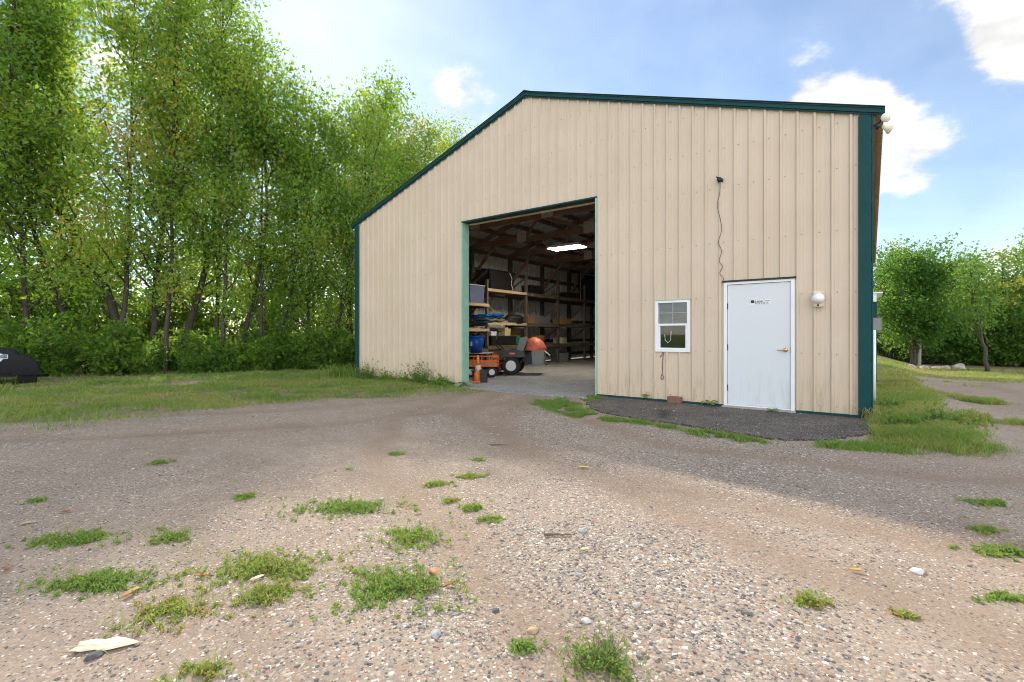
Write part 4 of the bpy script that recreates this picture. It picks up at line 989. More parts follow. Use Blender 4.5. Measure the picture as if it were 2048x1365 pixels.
for i, ((x, y), H, p, r0, lab) in enumerate(FRONT):
    t = make_tree('woodland_tree', 100+i, lean(p), H, r0*(.62 if i != 2 else .8), .12, 2.2 if H > 11 else 1.9, 36 if H > 11 else 30, .88, .135, 'leaf', 'bark', .38+.05*(i % 3)+(.18 if i > 9 else 0))
    t.location = (x, y, 0); tag(t, lab, 'tree', 'trees along the wood edge')
PROT = []
for i in range(4):
    t = make_tree('background_tree', 300+i, lean([(0,0),(4,.3*(-1)**i),(11.5,.5*(-1)**i)]), 11.5, .085, .16, 2.1, 24, .8, .145, 'leaf', 'bark', .52+.06*i)
    tag(t, 'slim leafy tree further back in the wood', 'tree', 'trees further back in the wood'); PROT.append(t)
rr = random.Random(5); spots = []
for row, (x0, n, ya, yb) in enumerate(((-20.0, 6, .5, 15), (-24.3, 5, -11, 13))):
    for k in range(n):
        y = ya+(yb-ya)*(k+.5)/n + rr.uniform(-.5,.5); x = x0 + rr.uniform(-.9,.9) - (max(0, -1.5-y)*.62 if row else 0)
        spots.append((x, y))
spots += [(-23.0,-9.5),(-22.4,-11.5),(-24.5,-13.0),(-21.0,-13.5)]  # wood carried on past the left edge, unseen trees added to cast shade
for i, (x, y) in enumerate(spots):
    o = PROT[i] if i < 4 else copy_tree(PROT[i % 4])
    o.location = (x, y, 0); o.rotation_euler = (0,0,rr.uniform(0,6.28)); s = rr.uniform(.86,1.05)
    wh = 'behind the trailer' if y < -6 else 'behind the strongly leaning trees' if y < -3 else 'behind the tallest tree' if y < -1 else 'behind the lower gap in the trees' if y < 2.5 else 'beyond the left barn corner' if y < 6 else 'above the left roof slope'
    tag(o, 'slim leafy tree further back in the wood '+wh, 'tree', 'trees further back '+wh)
    if -2 < y < 3.2 and x > -22: s *= .8
    o.scale = (s, s, s)
for (x, y, s), lab_ in zip(((-20.9,-5.6,1.05),(-19.0,-3.9,1.08),(-18.0,-3.0,1.0),(-18.5,-1.3,1.0),(-17.3,-1.6,.9),(-16.9,-.5,.76),(-16.0,2.6,.78),(-16.0,5.2,.8)),
    ('just right of the trailer', 'in front of the strongly leaning tree', 'in front of the tallest tree', 'behind the slender right leaning tree', 'in front of the slender right leaning tree', 'in the lower gap of the front row', 'closest to the left barn corner', 'beside the left barn wall')):
    o = copy_tree(PROT[rr.randrange(4)]); o.location = (x, y, 0); o.rotation_euler = (0,0,rr.uniform(0,6.28)); o.scale = (s*.9, s*.9, s); tag(o, 'slim leafy tree standing '+lab_, 'tree', 'slim trees among the front row')

def make_shrub(name, seed, h, r, n_stem, nl, leaf, mat='shrub', hue=.4):
    rg = np.random.default_rng(seed); root = empty(name); wood = MB(); cc = []; tt = []
    for s in range(n_stem):
        az = rg.random()*6.28; d = np.array([math.cos(az)*.5*rg.random()*r, math.sin(az)*.5*rg.random()*r, 1])
        st = np.array([math.cos(az)*.12*r*rg.random(), math.sin(az)*.12*r*rg.random(), 0])
        P = branch(st, d, h*(.6+.5*rg.random()), 6, rg, .05, .16); wood.tube([tuple(q) for q in P], list(np.linspace(.022, .005, 7)), 5, cap=False)
        th = hue + rg.normal()*.1
        for j in range(1, 7):
            for b in range(3):
                az = rg.random()*6.28; q = branch(P[j], [math.cos(az), math.sin(az), .3], r*(.25+.5*rg.random()), 3, rg, 0, .2)
                wood.tube([tuple(x) for x in q], [.007,.006,.004,.003], 3, cap=False)
                for x in q[1:]:
                    k = nl; pts = x + rg.normal(size=(k,3))*np.array([.13,.13,.10]); pts[:,2] = np.maximum(pts[:,2], .03); cc.append(pts); tt.append(th+rg.normal(size=k)*.15)
    wood.build('stem', M['twig'], root, smooth=True, fix=False)
    link('foliage', leaves('foliage', np.concatenate(cc), leaf, np.concatenate(tt), .35, rg), M[mat], root); return root
SP = [make_shrub('understory_shrub', 500, 1.5, .9, 9, 4, .17, 'shrub', .3), make_shrub('understory_shrub', 501, 2.3, 1.0, 9, 4, .17, 'shrub', .38),
      make_shrub('understory_shrub', 502, 1.0, .8, 10, 4, .16, 'shrub', .28), make_shrub('understory_shrub', 503, 3.4, 1.1, 9, 6, .14, 'leaf', .45)]
for o in SP: tag(o, 'dense leafy shrub in the undergrowth at the wood edge', 'shrub', 'undergrowth shrubs along the wood edge')
edge = [(-22.6,-9.5),(-21.2,-7.4),(-20.2,-6.2),(-19.2,-4.9),(-18.6,-3.9),(-17.9,-2.8),(-17.2,-1.7),(-16.5,-.6),(-15.9,.4),(-15.2,1.5),(-14.9,2.8),(-15.0,4.5),(-15.2,6.5),(-15.3,9)]
def on_edge(u):
    u *= len(edge)-1; j = min(int(u), len(edge)-2); f = u-j; return edge[j][0]*(1-f)+edge[j+1][0]*f, edge[j][1]*(1-f)+edge[j+1][1]*f
cnt = 0
for row, (off_, n, kinds, s0) in enumerate(((0,24,(2,2,0),.75),(-.9,16,(0,2,0),.85),(-2.4,8,(1,3,1),.8),(-8.5,20,(3,3,3),1.25))):
    for k in range(n):
        x, y = on_edge((k+.5+rr.uniform(-.3,.3))/n); q = kinds[rr.randrange(3)]
        src = SP[q]; used = src.get('_used', 0); o = src if not used else copy_tree(src); src['_used'] = 1
        if '_used' in o and o is not src: del o['_used']
        o.location = (x+off_*.83+rr.uniform(-.25,.25), y+off_*-.5*0+rr.uniform(-.3,.3), 0); s = s0*rr.uniform(.5,1.35); o.scale = (s,s,s*rr.uniform(.85,1.15)); o.rotation_euler = (0,0,rr.uniform(0,6.28)); cnt += 1
        u = (k+.5)/n; where = 'behind the trailer' if u < .2 else 'under the strongly leaning trees' if u < .36 else 'under the tallest tree' if u < .48 else 'under the lower gap in the trees' if u < .62 else 'next to the left barn corner' if u < .76 else 'behind the left barn wall'
        kind_ = ('low shrub at the lawn edge', 'leafy shrub in the second row', 'taller shrub among the trunks', 'sunlit shrub beyond the wood')[row]
        tag(o, kind_+' '+where, 'shrub', 'shrubs: %s %s' % (kind_, where))
for o in SP:
    if '_used' in o: del o['_used']

# trees beyond the right side
def right_side():
    gz = lambda x, y: float(ground_z(x, y))-.02
    st = [(lean([(0,.1),(1.5,.3),(3.2,1.0),(5.0,1.9)]), .07, 5.0), (lean([(0,-.1),(2,-.25),(5.4,-.6)]), .08, 5.6), ([(0,0,0),(.1,.4,2),(.3,1.0,5)], .06, 5.0)]
    t = make_tree('maple_tree', 700, lean([(0,0),(2,.15),(5.4,.3)]), 5.1, .09, .14, 2.8, 22, .6, .18, 'leaf_maple', 'bark', .42, .25, st)
    t.location = (1.95, 27.4, gz(1.95,27.4)); tag(t, 'spreading multi stemmed maple tree beyond the right end of the barn', 'tree')
    t = make_tree('young_tree', 701, lean([(0,.0),(1.2,-.15),(2.4,-.45),(5.0,-.9)]), 5.0, .09, .30, 1.35, 16, .8, .13, 'leaf_maple', 'bark', .5)
    t.location = (4.62, 24.5, gz(4.62,24.5)); t0 = t; tag(t, 'slender young tree leaning left beside the gravel drive', 'tree')
    t = make_tree('edge_tree', 702, lean([(0,0),(3,.1),(7,-.1)]), 6.8, .11, .25, 1.7, 16, .7, .15, 'leaf_maple', 'bark', .6)
    t.location = (8.0, 31.5, gz(8,31.5)); tag(t, 'loose crowned tree at the right edge of the picture', 'tree')
    t = make_tree('golden_tree', 703, lean([(0,0),(3,.1),(6.6,.3)]), 6.6, .10, .10, 1.5, 18, .8, .15, 'leaf_gold', 'bark', .4)
    t.location = (1.0, 31.2, gz(1,31.2)); tag(t, 'yellowing tree close behind the barn corner on the right', 'tree')
    for (x, y, s_, lab) in ((3.9,33.6,1.15,'green tree filling the thicket between the maple and the young tree'),(6.9,34.6,1.2,'green tree in the thicket right of the young tree'),(10.4,33.0,1.1,'green tree in the thicket at the far right')):
        o = copy_tree(t0); o.location = (x, y, gz(x,y)); o.scale = (s_*1.25, s_*1.25, s_); o.rotation_euler = (0,0,x); tag(o, lab, 'tree')
    t = MB().tube([(0,0,0),(.03,.02,1.2),(-.02,.05,2.6),(.05,.1,3.6)], [.10,.085,.06,.03], 10).build('dead_trunk', M['bark_pale'], None, smooth=True)
    t.location = (2.25, 28.3, gz(2.25,28.3)); tag(t, 'bare white trunk standing behind the maple', 'tree trunk')
    P = [make_shrub('hedge_shrub', 710, 3.0, 1.7, 10, 10, .17, 'leaf_maple', .45), make_shrub('hedge_shrub', 711, 2.4, 1.5, 10, 9, .16, 'leaf_maple', .65), make_shrub('hedge_shrub', 712, 3.6, 1.7, 10, 10, .17, 'leaf_gold', .35)]
    sp = [(0.9,33.5,2),(1.9,32.0,0),(3.0,31.6,0),(4.2,31.8,1),(5.4,31.6,0),(6.6,31.2,1),(7.8,31.4,0),(9.0,30.6,1),(10.2,30.4,0),(2.5,35.5,2),(4.5,35.8,0),(6.5,35.5,2),(8.5,35.2,0),(10.5,34.5,1),(12.0,31,0),(13.6,30,1),(15,31,0),(.6,36.5,0),(5.5,38.5,1),(8,39,0)]
    for i, (x, y, k) in enumerate(sp):
        src = P[k]; o = src if not src.get('_u') else copy_tree(src); src['_u'] = 1
        o.location = (x, y, gz(x,y)); s = rr.uniform(.9,1.2)*(1.5 if y > 34 else 1.15); o.scale = (s,s,s); o.rotation_euler = (0,0,rr.uniform(0,6.28))
        wh = ('in the back row ' if y > 34 else '') + ('behind the maple' if x < 2.8 else 'between the maple and the young tree' if x < 4.3 else 'behind the young tree' if x < 6 else 'right of the young tree' if x < 8.2 else 'at the right edge')
        kn = ('full green bush', 'light green bush', 'golden green bush')[k]; tag(o, kn+' in the thicket '+wh, 'bush', kn+' '+wh)
    for o in COL.objects:
        if '_u' in o: del o['_u']
    bl = [('leftmost flat grey boulder at the foot of the maple',1.75,24.9,.34),('second boulder from the left in the stone row',2.3,25.3,.38),('middle boulder of the stone row by the lawn edge',2.8,25.6,.36),('fourth boulder from the left in the stone row',3.2,25.9,.40),('large rightmost boulder of the stone row',3.75,26.2,.52)]
    for i, (lab, x, y, r) in enumerate(bl):
        o = lump('boulder', lab, 'boulder', M['boulder'], (x, y, gz(x,y)-.08), (r*.62, r*.5, r*.5), 20+i, rr.uniform(0,3)); o['group'] = 'boulder row'
right_side()

# ------------------------------------------------------------------ grass (stuff) and weeds
def grass_mesh(name, P, h, w, tint, rg):
    n = len(P); az = rg.random(n)*6.28; d = np.stack([np.cos(az), np.sin(az), np.zeros(n)], 1); ln = rg.normal(size=(n,3))*.42; ln[:,2] = 1
    h = h[:,None]; w_ = w if np.isscalar(w) else w[:,None]
    a = P - d*w_*.5; b = P + d*w_*.5; mid = P + ln*h*.55; tip = P + ln*h*np.array([1.55,1.55,1.0])
    V = np.stack([a, b, mid+d*w_*.38, tip, mid-d*w_*.38], 1).reshape(-1,3); i = np.arange(n)*5
    F = np.concatenate([np.stack([i,i+1,i+2,i+4],1)]); F2 = np.stack([i+4,i+2,i+3,i+3],1)
    # triangles only, for one regular index array
    T = np.concatenate([np.stack([i,i+1,i+2],1), np.stack([i,i+2,i+4],1), np.stack([i+4,i+2,i+3],1)])
    return fast_mesh(name, V, T, {'tint': np.concatenate([tint]*3)})
def lawn():
    rg = np.random.default_rng(42); PP = []; HH = []; WW = []; TT = []
    def scatter(n, x0, x1, y0, y1, hmul, wid, dry=0., bias=None, h0=.045):
        x = rg.uniform(x0, x1, n); y = rg.uniform(y0, y1, n); w = lawn_w(x, y)
        pn = fbm(x, y, 2.3, 51)
        keep = (rg.random(n) < w*np.clip((pn-.30)*2.8, 0, 1)) & ~((x > -12.2)&(x < 0)&(y > -.0)&(y < 18.4))
        x, y, pn = x[keep], y[keep], pn[keep]; k = len(x)
        h = (h0 + .06*rg.random(k)*pn*1.6)*hmul
        PP.append(np.stack([x, y, ground_z(x, y)], 1)); HH.append(h); WW.append(np.full(k, wid)); 
        dn = fbm(x, y, .8, 61)
        TT.append(np.clip(.30+1.0*(dn-.38)+dry+rg.normal(size=k)*.17 + (rg.random(k) < .10)*.45, 0, 1))
    scatter(190000, -16.5, -6.8, -9.5, 1.5, .75, .011, .08)
    scatter(25000, -23, -13, -14, 9, 1.5, .016)
    scatter(60000, -.02, 1.9, -2.3, 2.5, 1.05, .009, .10)
    scatter(45000, -.02, 1.9, 2.5, 10.5, 1.2, .012, .16)
    scatter(60000, 0, 11, 10.5, 27, 1.1, .02, .3); scatter(40000, 1.0, 6, -1.2, 10.5, .7, .012, .25)
    # ragged strips round the asphalt apron and the doorway corner
    strip = [((-4.33,-.18),.16,5000),((-4.45,-.6),.20,4200),((-4.6,-1.1),.32,7000),((-4.5,-1.55),.30,6500),((-4.0,-1.85),.26,5000),((-3.55,-2.1),.22,4200),((-3.0,-2.2),.17,2800),((-2.6,-2.2),.15,2200),((-2.2,-2.28),.12,1400),((-1.7,-2.40),.19,2600),((-1.35,-2.5),.2,2600),((-1.0,-2.5),.13,900),((-.2,-2.25),.22,1800),((.1,-2.05),.25,3000),((-8.2,-.2),.22,3200),((-8.5,-.3),.3,4000),((-4.36,.0),.08,700)]
    for (cx, cy), r, n in strip:
        n = int(n*.55); x = cx + rg.normal(size=n)*r*.65; y = cy + rg.normal(size=n)*r*.45; k = (y < -.03) & (fbm(x, y, 4, 73) > .42); x, y = x[k], y[k]
        PP.append(np.stack([x, y, np.maximum(ground_z(x, y), -.02)], 1)); HH.append(.018+.05*rg.random(len(x))*fbm(x, y, 5, 71)*1.6); WW.append(np.full(len(x), .009)); TT.append(np.clip(.35+rg.normal(size=len(x))*.16 + (rg.random(len(x)) < .05)*.5, 0, 1))
    P = np.concatenate(PP); h = np.concatenate(HH); w = np.concatenate(WW); t = np.concatenate(TT)
    o = link('lawn_grass', grass_mesh('lawn_grass', P, h, w, t, rg), M['grass']); tag(o, 'short patchy green lawn grass beside the barn', 'grass', kind='stuff')
lawn()
def weed_patch(name, label, x, y, rx, ry, n, hmax, hue, group, leaf=.016, cat='weeds', rz=.64, ok=None):
    """low spreading weed: many thin creeping stems with small leaves"""
    rg = np.random.default_rng(int(abs(x*1000)+abs(y*777)) % 99991); root = empty(name, (x, y, float(ground_z(x,y))), 0, label, cat, group)
    cc = []; tt = []; st = MB()
    for i in range(n):
        a = rg.random()*6.28; q = min(1.25, abs(rg.normal())*.52+.08*rg.random()); lx, ly = math.cos(a)*q*rx, math.sin(a)*q*ry
        px_, py_ = lx*math.cos(rz)-ly*math.sin(rz), lx*math.sin(rz)+ly*math.cos(rz)
        if vnoise(px_+x, py_+y, 9, 3)*.6+vnoise(px_+x, py_+y, 22, 4)*.4 < .22+.34*q: continue
        hh = hmax*(.25+.75*rg.random())*max(.2,1-.7*q); d = [rg.normal()*.9, rg.normal()*.9, 1]
        L_ = hh*(1.2+.8*rg.random()); P = branch([px_, py_, 0], d, L_, 3, rg, .05, .3)
        for p in P: p[2] = max(.002, p[2])
        st.tube([tuple(p) for p in P], [.0016,.0014,.001,.0007], 3, cap=False)
        k = int(5+9*rg.random()); u = rg.random(k); pts = np.array([np.array(P[min(2,int(v*3))])*(1-(v*3-int(v*3)))+np.array(P[min(3,int(v*3)+1)])*(v*3-int(v*3)) for v in u])
        pts = pts + rg.normal(size=(k,3))*.007; pts[:,2] = np.maximum(pts[:,2], .004); cc.append(pts); tt.append(np.full(k, hue+rg.normal()*.1)+rg.normal(size=k)*.1)
    if name == 'weed_patch':
        k = int(n*.9); a = rg.random(k)*6.28; q = np.abs(rg.normal(size=k))*.62; lx = np.cos(a)*q*rx; ly = np.sin(a)*q*ry; bx = lx*math.cos(rz)-ly*math.sin(rz); by = lx*math.sin(rz)+ly*math.cos(rz)
        kp = fbm(bx+x, by+y, 12, 5) > .5; bx, by = bx[kp], by[kp]
        link('grass_blades', grass_mesh('grass_blades', np.stack([bx, by, np.zeros(len(bx))], 1), .02+.045*rg.random(len(bx)), .004, np.clip(.55+rg.normal(size=len(bx))*.25, 0, 1), rg), M['grass'], root)['kind'] = 'stuff'
    st.build('stem', M['twig'], root, fix=False)['kind'] = 'stuff'; link('foliage', leaves('foliage', np.concatenate(cc), leaf, np.concatenate(tt), .6, rg, .5), M['weed'], root)['kind'] = 'stuff'
G1 = 'weed patches in the gravel'
WEEDS = [('wide green weed patch furthest back in the middle left gravel',-2.97,-6.66,.40,.16,330,.07,.35),
 ('bright yellow green weed patch in the sunlit left foreground',-2.55,-7.47,.34,.17,420,.07,.62),
 ('long dark green weed strip at the left foreground',-3.12,-8.05,.30,.09,300,.08,.3),
 ('sparse yellowish weed patch near the large pale leaf',-2.55,-7.92,.17,.13,170,.05,.75),
 ('bright weeds below the sunlit weed patch',-2.34,-7.62,.13,.09,150,.06,.66),
 ('largest bushy green weed patch left of the coarse gravel',-1.84,-7.19,.24,.17,420,.08,.42),
 ('green weed patch with dry stems above the largest patch',-2.28,-6.75,.19,.16,240,.055,.5),
 ('thin green weed strip at the far left gravel',-3.89,-7.99,.30,.12,240,.06,.4),
 ('small weed tuft right of the thin left strip',-3.44,-7.62,.13,.08,90,.05,.5),
 ('upright leafy weed at the bottom centre edge',-.80,-7.06,.13,.09,120,.11,.42),
 ('tiny green weed left of the upright bottom weed',-1.10,-7.18,.055,.035,40,.05,.35),
 ('faint weed tuft by the coarse gravel edge',-2.87,-5.94,.12,.06,70,.03,.55),
 ('small dry weed tuft above the coarse gravel',-2.79,-5.60,.11,.06,70,.03,.6),
 ('small round weed tuft in the gravel centre left',-2.27,-6.14,.08,.06,80,.04,.45),
 ('flat weed tuft below the small round tuft',-2.06,-6.22,.07,.04,45,.025,.5),
 ('brownish weed tuft above the small round tuft',-2.51,-6.12,.07,.04,45,.025,.72),
 ('pale yellow weed in the sandy lower right gravel',-.22,-6.12,.09,.05,90,.05,.88),
 ('green weed strip high at the right edge',.68,-3.85,.12,.05,80,.035,.42),
 ('longest weed strip at the right edge of the gravel',.66,-4.75,.17,.06,110,.035,.45),
 ('weed tuft with a dead leaf at the right edge',.61,-4.47,.09,.04,60,.03,.55),
 ('lowest weed tuft near the right edge',.52,-5.49,.08,.035,55,.03,.42),
 ('lone weed tuft in the far left gravel',-5.57,-7.01,.13,.08,90,.05,.4),
 ('tiny weed tuft near the left edge',-5.00,-7.97,.08,.05,50,.04,.35),
 ('tiny weed tuft behind the thin left strip',-3.85,-7.00,.07,.05,45,.035,.4),
 ('tiny weed tuft in front of the doorway left side',-3.96,-5.45,.09,.06,40,.025,.5),
 ('tiny weed tuft in front of the doorway right side',-3.09,-5.11,.08,.06,40,.025,.55),
 ('low weed patch right in front of the asphalt corner',-.22,-2.30,.24,.10,170,.05,.45),
 ('low weed patch before the grass at the right drive',.99,-1.60,.16,.08,110,.05,.45),
 ('yellow grassy tuft at the bottom left edge',-1.97,-8.02,.09,.05,70,.05,.8),
 ('very small weed in the sandy right foreground',.14,-5.94,.05,.03,25,.025,.7)]
for lab, x, y, rx, ry, n, h, hue in WEEDS: weed_patch('weed_patch', lab, x, y, rx*1.5, ry*1.7, int(n*1.5), h*(.5 if h < .1 else .9), min(hue+.12, .84), G1, .016 if y < -6 else .02)
# weeds along the left foot of the barn
G2 = 'weeds along the barn foot'
for lab, x, y, rx, ry, n, h, hue in [('dark weeds at the barn foot beside the long grass clump',-11.3,-.28,.35,.14,160,.42,.3),('low weeds at the middle of the left barn foot',-10.5,-.25,.45,.14,170,.25,.38),
   ('tall bushy weed at the barn foot left of the doorway',-9.2,-.26,.24,.12,210,.62,.3),('green weeds against the doorway jamb',-8.45,-.28,.4,.16,220,.26,.42),('low weeds between the tall weed and long grass',-9.85,-.24,.4,.12,150,.2,.45)]:
    weed_patch('wall_weed', lab, x, y, rx, ry, n, h, hue, G2, .055, 'weeds', 0)
for lab, x, y, rx, ry, n, h, hue in [('tall weeds at the front of the grass by the green corner',.35,-.75,.35,.25,180,.22,.35),('broad leaved weeds in the grass right of the barn corner',.75,-.3,.35,.3,180,.26,.4),('weeds along the right side wall',.28,1.2,.2,.6,160,.25,.35),('dry yellow weeds at the edge of the right drive',1.15,.4,.2,.7,160,.14,.76)]:
    weed_patch('grass_weed', lab, x, y, rx, ry, n, h, hue, 'weeds in the right grass', .045, 'weeds', 0)
def blade_clump(name, label, loc, n, length, mat, seed, width=.022, hue=.4, cat='plant', spread=.2):
    rg = np.random.default_rng(seed); root = empty(name, loc, 0, label, cat); V = []; F = []; T = []
    for i in range(n):
        az = rg.random()*6.28; b = np.array([rg.normal()*spread, rg.normal()*spread*.4, 0]); L_ = length*(.6+.6*rg.random()); out = np.array([math.cos(az), math.sin(az), 0]); side = np.array([-math.sin(az), math.cos(az), 0])
        k = len(V); m = 6
        for j in range(m+1):
            u = j/m; p = b + out*L_*(.15*u+.55*u*u) + np.array([0,0,1])*L_*(1.0*u-.62*u*u*(.8+.4*rg.random())); p[2] = max(.005, p[2]); w = width*(1-u)**.7*.5+.001
            V += [p-side*w, p+side*w]
        for j in range(m): F.append((k+2*j,k+2*j+1,k+2*j+3,k+2*j+2)); T.append(hue+rg.normal()*.12)
    link('blades', fast_mesh('blades', np.array(V), np.array(F), {'tint': np.clip(T,0,1)}, True), M[mat], root); return root
blade_clump('long_grass_clump', 'arching long bladed grass clump at the left barn corner', (-12.25,-.55,0), 120, .85, 'grass', 9, .026, .45, 'plant', .36)
def broad_plant(name, label, loc, n, size, hue, mat, seed, h):
    rg = np.random.default_rng(seed); root = empty(name, loc, 0, label, 'plant'); st = MB(); m_ = M[mat]
    for i in range(n):
        az = i*2.4+rg.random()*.5; r = size*(.5+.7*rg.random()); hh = h*(.4+.6*rg.random()); c = np.array([math.cos(az)*r*.9, min(0, math.sin(az)*r*.7), hh])
        MB().tube([(0,0,0),(c[0]*.5,c[1]*.5,hh*.8),tuple(c)], .003, 4).build('stem', M['twig'], root, fix=False)
        u = np.array([math.cos(az), math.sin(az), -.35]); u /= np.linalg.norm(u); s = np.cross(u, [0,0,1]); s /= np.linalg.norm(s); nn = np.cross(s, u); V = [c]; L_ = size*(.8+.4*rg.random())
        for k in range(10):
            t = k/10*6.28; q = c + u*L_*(.5-.5*math.cos(t)) + s*L_*.42*math.sin(t) - nn*.12*L_*abs(math.sin(t))*-1; V.append(q)
        F = [(0,k+1,(k+1)%10+1) for k in range(10)]
        link('leaf', fast_mesh('leaf', np.array(V), np.array(F), {'tint': np.full(10, np.clip(hue+rg.normal()*.08,0,1))}, True), m_, root)
M['paleleaf'] = leaf_mat('pale_broad_leaf', [(0,(.20,.34,.18)),(1,(.34,.45,.25))], [(0,(.25,.4,.15)),(1,(.4,.5,.2))], .35)
broad_plant('broad_leaf_plant', 'pale broad leaved plant at the foot of the left door jamb', (-7.92,-.10,0), 7, .20, .5, 'paleleaf', 3, .12)
broad_plant('clover_plant', 'round leaved green plant beside the entry door hinge side', (-2.2,-.10,.026), 9, .085, .35, 'weed', 4, .10)
broad_plant('sill_plant', 'small green plant growing at the door sill', (-1.25,-.16,.026), 8, .06, .3, 'weed', 5, .06)
broad_plant('yellow_vine', 'small yellow green vine against the wall left of the window', (-3.35,-.05,.03), 8, .055, .85, 'weed', 6, .17)
blade_clump('corner_grass', 'wispy dry grass at the foot of the green corner trim', (.02,-.12,.02), 40, .42, 'grass', 19, .007, .85, 'grass', .08)

# ------------------------------------------------------------------ loose stones, leaves, sticks
def pebbles():
    rg = np.random.default_rng(77)
    phi = (1+5**.5)/2
    ico = np.array([(-1,phi,0),(1,phi,0),(-1,-phi,0),(1,-phi,0),(0,-1,phi),(0,1,phi),(0,-1,-phi),(0,1,-phi),(phi,0,-1),(phi,0,1),(-phi,0,-1),(-phi,0,1)])/1.9
    icoF = np.array([(0,11,5),(0,5,1),(0,1,7),(0,7,10),(0,10,11),(1,5,9),(5,11,4),(11,10,2),(10,7,6),(7,1,8),(3,9,4),(3,4,2),(3,2,6),(3,6,8),(3,8,9),(4,9,5),(2,4,11),(6,2,10),(8,6,7),(9,8,1)])
    octv = np.array([(1,0,0),(-1,0,0),(0,1,0),(0,-1,0),(0,0,1),(0,0,-1)], float); octF = np.array([(0,2,4),(2,1,4),(1,3,4),(3,0,4),(2,0,5),(1,2,5),(3,1,5),(0,3,5)])
    f = np.array([-.5957,.8034]); r_ = np.array([.8032,.5955]); c0 = np.array([.015,-8.77])
    def field(n, d0, d1, base, fc, rmin, rmax):
        d = np.sqrt(rg.uniform(d0*d0, d1*d1, n)); l = rg.uniform(-1.25, 1.25, n)*d + rg.normal(size=n)*.1
        P = c0 + d[:,None]*f + l[:,None]*r_
        x, y = P[:,0], P[:,1]
        gr = (sstep(.42,.66,fbm(x,y,.55,31))*.5 + .22*sstep(.5,.7,fbm(x,y,1.7,35)))*(1-.6*sstep(-.9,-.1,x)) + .95*np.exp(-(((x+1.35)/.75)**2+((y+6.6)/.85)**2)) + .10
        gr = gr*(1-.75*track_w(x,y)); keep = (rg.random(n) < np.clip(gr,0,1)) & (rg.random(n) > lawn_w(x,y)*.9) & ~((y > -2.3)&(x > -4.2)&(x < .1)&(rg.random(n) > .10)) & ~((y > -.5)&(x < -4)) & (y < 8)
        x, y = x[keep], y[keep]; k = len(x); dd = d[keep]
        rad = rmin + (rmax-rmin)*rg.random(k)**4.5
        B = base[None] * (rad[:,None,None]*np.stack([.75+.6*rg.random(k), .7+.5*rg.random(k), .42+.35*rg.random(k)],1)[:,None,:]) * (1+.22*rg.normal(size=(k,len(base),1)))
        a = rg.random(k)*6.28; ca, sa = np.cos(a)[:,None], np.sin(a)[:,None]
        X = B[:,:,0]*ca - B[:,:,1]*sa + x[:,None]; Y = B[:,:,0]*sa + B[:,:,1]*ca + y[:,None]; Z = B[:,:,2] + (np.where((y > -2.3)&(x > -4.2)&(x < .1), .028, ground_z(x,y))+rad*.18)[:,None]
        V = np.stack([X,Y,Z],2).reshape(-1,3); F = (fc[None]+np.arange(k)[:,None,None]*len(base)).reshape(-1,3)
        return V, F, np.repeat(rg.random(k), len(fc))
    parts = [field(320, 1.3, 5, ico, icoF, .011, .026), field(36000, 1.3, 3.2, ico, icoF, .0022, .0105), field(46000, 3.2, 6, octv, octF, .003, .0105), field(46000, 6, 11, octv, octF, .005, .018)]
    Vs, Fs, Ts, k = [], [], [], 0
    for V, F, T in parts: Vs.append(V); Fs.append(F+k); Ts.append(T); k += len(V)
    o = link('loose_gravel', fast_mesh('loose_gravel', np.concatenate(Vs), np.concatenate(Fs), {'tint': np.concatenate(Ts)}), M['pebble']); tag(o, 'loose mixed gravel pebbles strewn over the yard', 'gravel', kind='stuff')
pebbles()
def stone(label, x, y, r, mat, seed):
    o = lump('loose_stone', label, 'stone', mat, (x, y, float(ground_z(x,y))-.2*r), (r, r*.75, r*.55), seed, seed*.7); o['group'] = 'larger stones in the gravel'
M['tanstone'] = simple('tan_stone', (.48,.32,.20), .85, 0, .2, 25, .3); M['darkstone'] = simple('dark_stone', (.09,.09,.10), .8, 0, .3, 25, .4); M['palestone'] = simple('pale_stone', (.60,.58,.55), .85, 0, .15, 25, .3)
for i, (lab, x, y, r, m) in enumerate([('tan stone in the coarse gravel at bottom centre',-1.15,-7.05,.026,'tanstone'),('dark stone in the coarse gravel centre',-1.37,-7.03,.022,'darkstone'),('bluish grey stone below the largest weed patch',-1.43,-7.35,.026,'stone'),
    ('pale stone above the upright bottom weed',-.99,-6.87,.022,'palestone'),('flat pale stone in the right gravel',.21,-5.41,.034,'palestone'),('dark lump beside the large pale leaf',-2.42,-8.22,.03,'darkstone'),('grey stone above the stick',-1.45,-6.05,.032,'stone'),('rounded grey stone right of the stick',-1.2,-6.55,.02,'stone')]): stone(lab, x, y, r, M[m], 60+i)
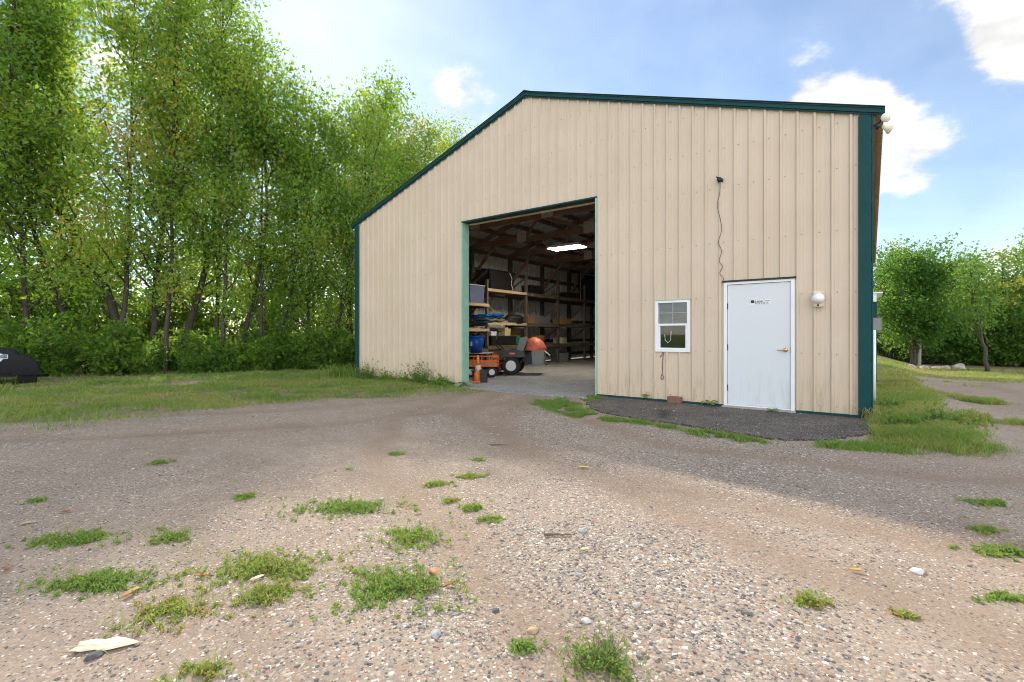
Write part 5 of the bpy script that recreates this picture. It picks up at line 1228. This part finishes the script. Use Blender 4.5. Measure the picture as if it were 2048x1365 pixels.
def fallen_leaf(label, x, y, size, col, rz, curl=.2, lobes=False):
    n = 14; V = [(0,0,.004)]; F = []
    for k in range(n):
        t = 2*math.pi*k/n; r = size*(.5+.12*math.cos(t*2))*(1+(.18*math.cos(5*t) if lobes else .05*math.cos(3*t)))
        px_, py_ = r*math.cos(t), r*.55*math.sin(t); V.append((px_, py_, .004+size*curl*(abs(math.sin(t))*.35+.25*max(0,math.cos(t)))))
    F = [(0,k+1,(k+1)%n+1) for k in range(n)]
    root = empty('fallen_leaf', (x, y, float(ground_z(x,y))+.006), rz, label, 'leaf', 'fallen leaves on the gravel')
    me = fast_mesh('blade', np.array(V), np.array(F), None, True); o = link('blade', me, simple('leaf_tone', col, .7, 0, .25, 30), root)
    so = o.modifiers.new('thickness', 'SOLIDIFY'); so.thickness = .0012
    MB().tube([(-size*.75,0,.004),(-size*.45,.0,.006),(0,0,.007),(size*.45,0,.006+size*curl*.2)], [.0016,.0014,.001,.0006], 5).build('leaf_stem', simple('leaf_stem_tone', tuple(c*.7 for c in col), .8), root)
for a in [('large pale cream fallen leaf in the lower left foreground',-2.47,-8.18,.19,(.74,.67,.47),.75,.03,True),('curled brown leaf beside the dark left weed strip',-2.85,-7.99,.07,(.42,.24,.09),1.9,.5),('orange brown leaf left of the sunlit weeds',-2.76,-7.71,.06,(.45,.20,.07),.6,.4),('cream leaf lying on the sunlit weeds',-2.50,-7.56,.06,(.66,.58,.38),1.5,.2),
          ('orange leaf on the largest weed patch',-1.84,-6.97,.07,(.52,.20,.06),-.3,.5),('yellow leaf in the middle of the yard',-2.17,-4.69,.09,(.68,.55,.14),.2,.3),('pale green leaf right of the stick',-1.31,-6.28,.045,(.55,.62,.30),.9,.3),('green leaf in the left middle gravel',-3.85,-6.07,.08,(.16,.32,.06),.4,.4),
          ('red brown leaf at far left gravel',-4.54,-7.90,.06,(.36,.12,.06),.5,.4),('pale leaf near the left edge',-4.47,-8.10,.07,(.62,.48,.32),.9,.3),('brown leaf at the left picture edge',-3.68,-8.30,.06,(.38,.18,.09),.3,.4),('tan leaf in the right foreground gravel',-.05,-5.59,.05,(.55,.30,.10),.2,.5),
          ('small rusty leaf right of the largest weeds',-1.68,-7.0,.05,(.36,.12,.06),1.2,.5)]: fallen_leaf(*a)
def stick(label, x, y, L_, rz, seed):
    rg = random.Random(seed); pts = [(L_*(k/6-.5), rg.uniform(-.006,.006), .008+rg.uniform(0,.005)) for k in range(7)]
    o = MB().tube(pts, [.007,.008,.007,.0075,.006,.006,.004], 7).build('stick', M['palewood'], None, smooth=True); o.location = (x, y, float(ground_z(x,y))+.002); o.rotation_euler = (0,0,rz); tag(o, label, 'stick', 'sticks on the gravel')
stick('short dark stick lying across the coarse gravel', -1.54, -6.20, .17, .66, 1)
stick('thin curved twig lying in front of the doorway', -3.36, -4.47, .22, .64, 2)
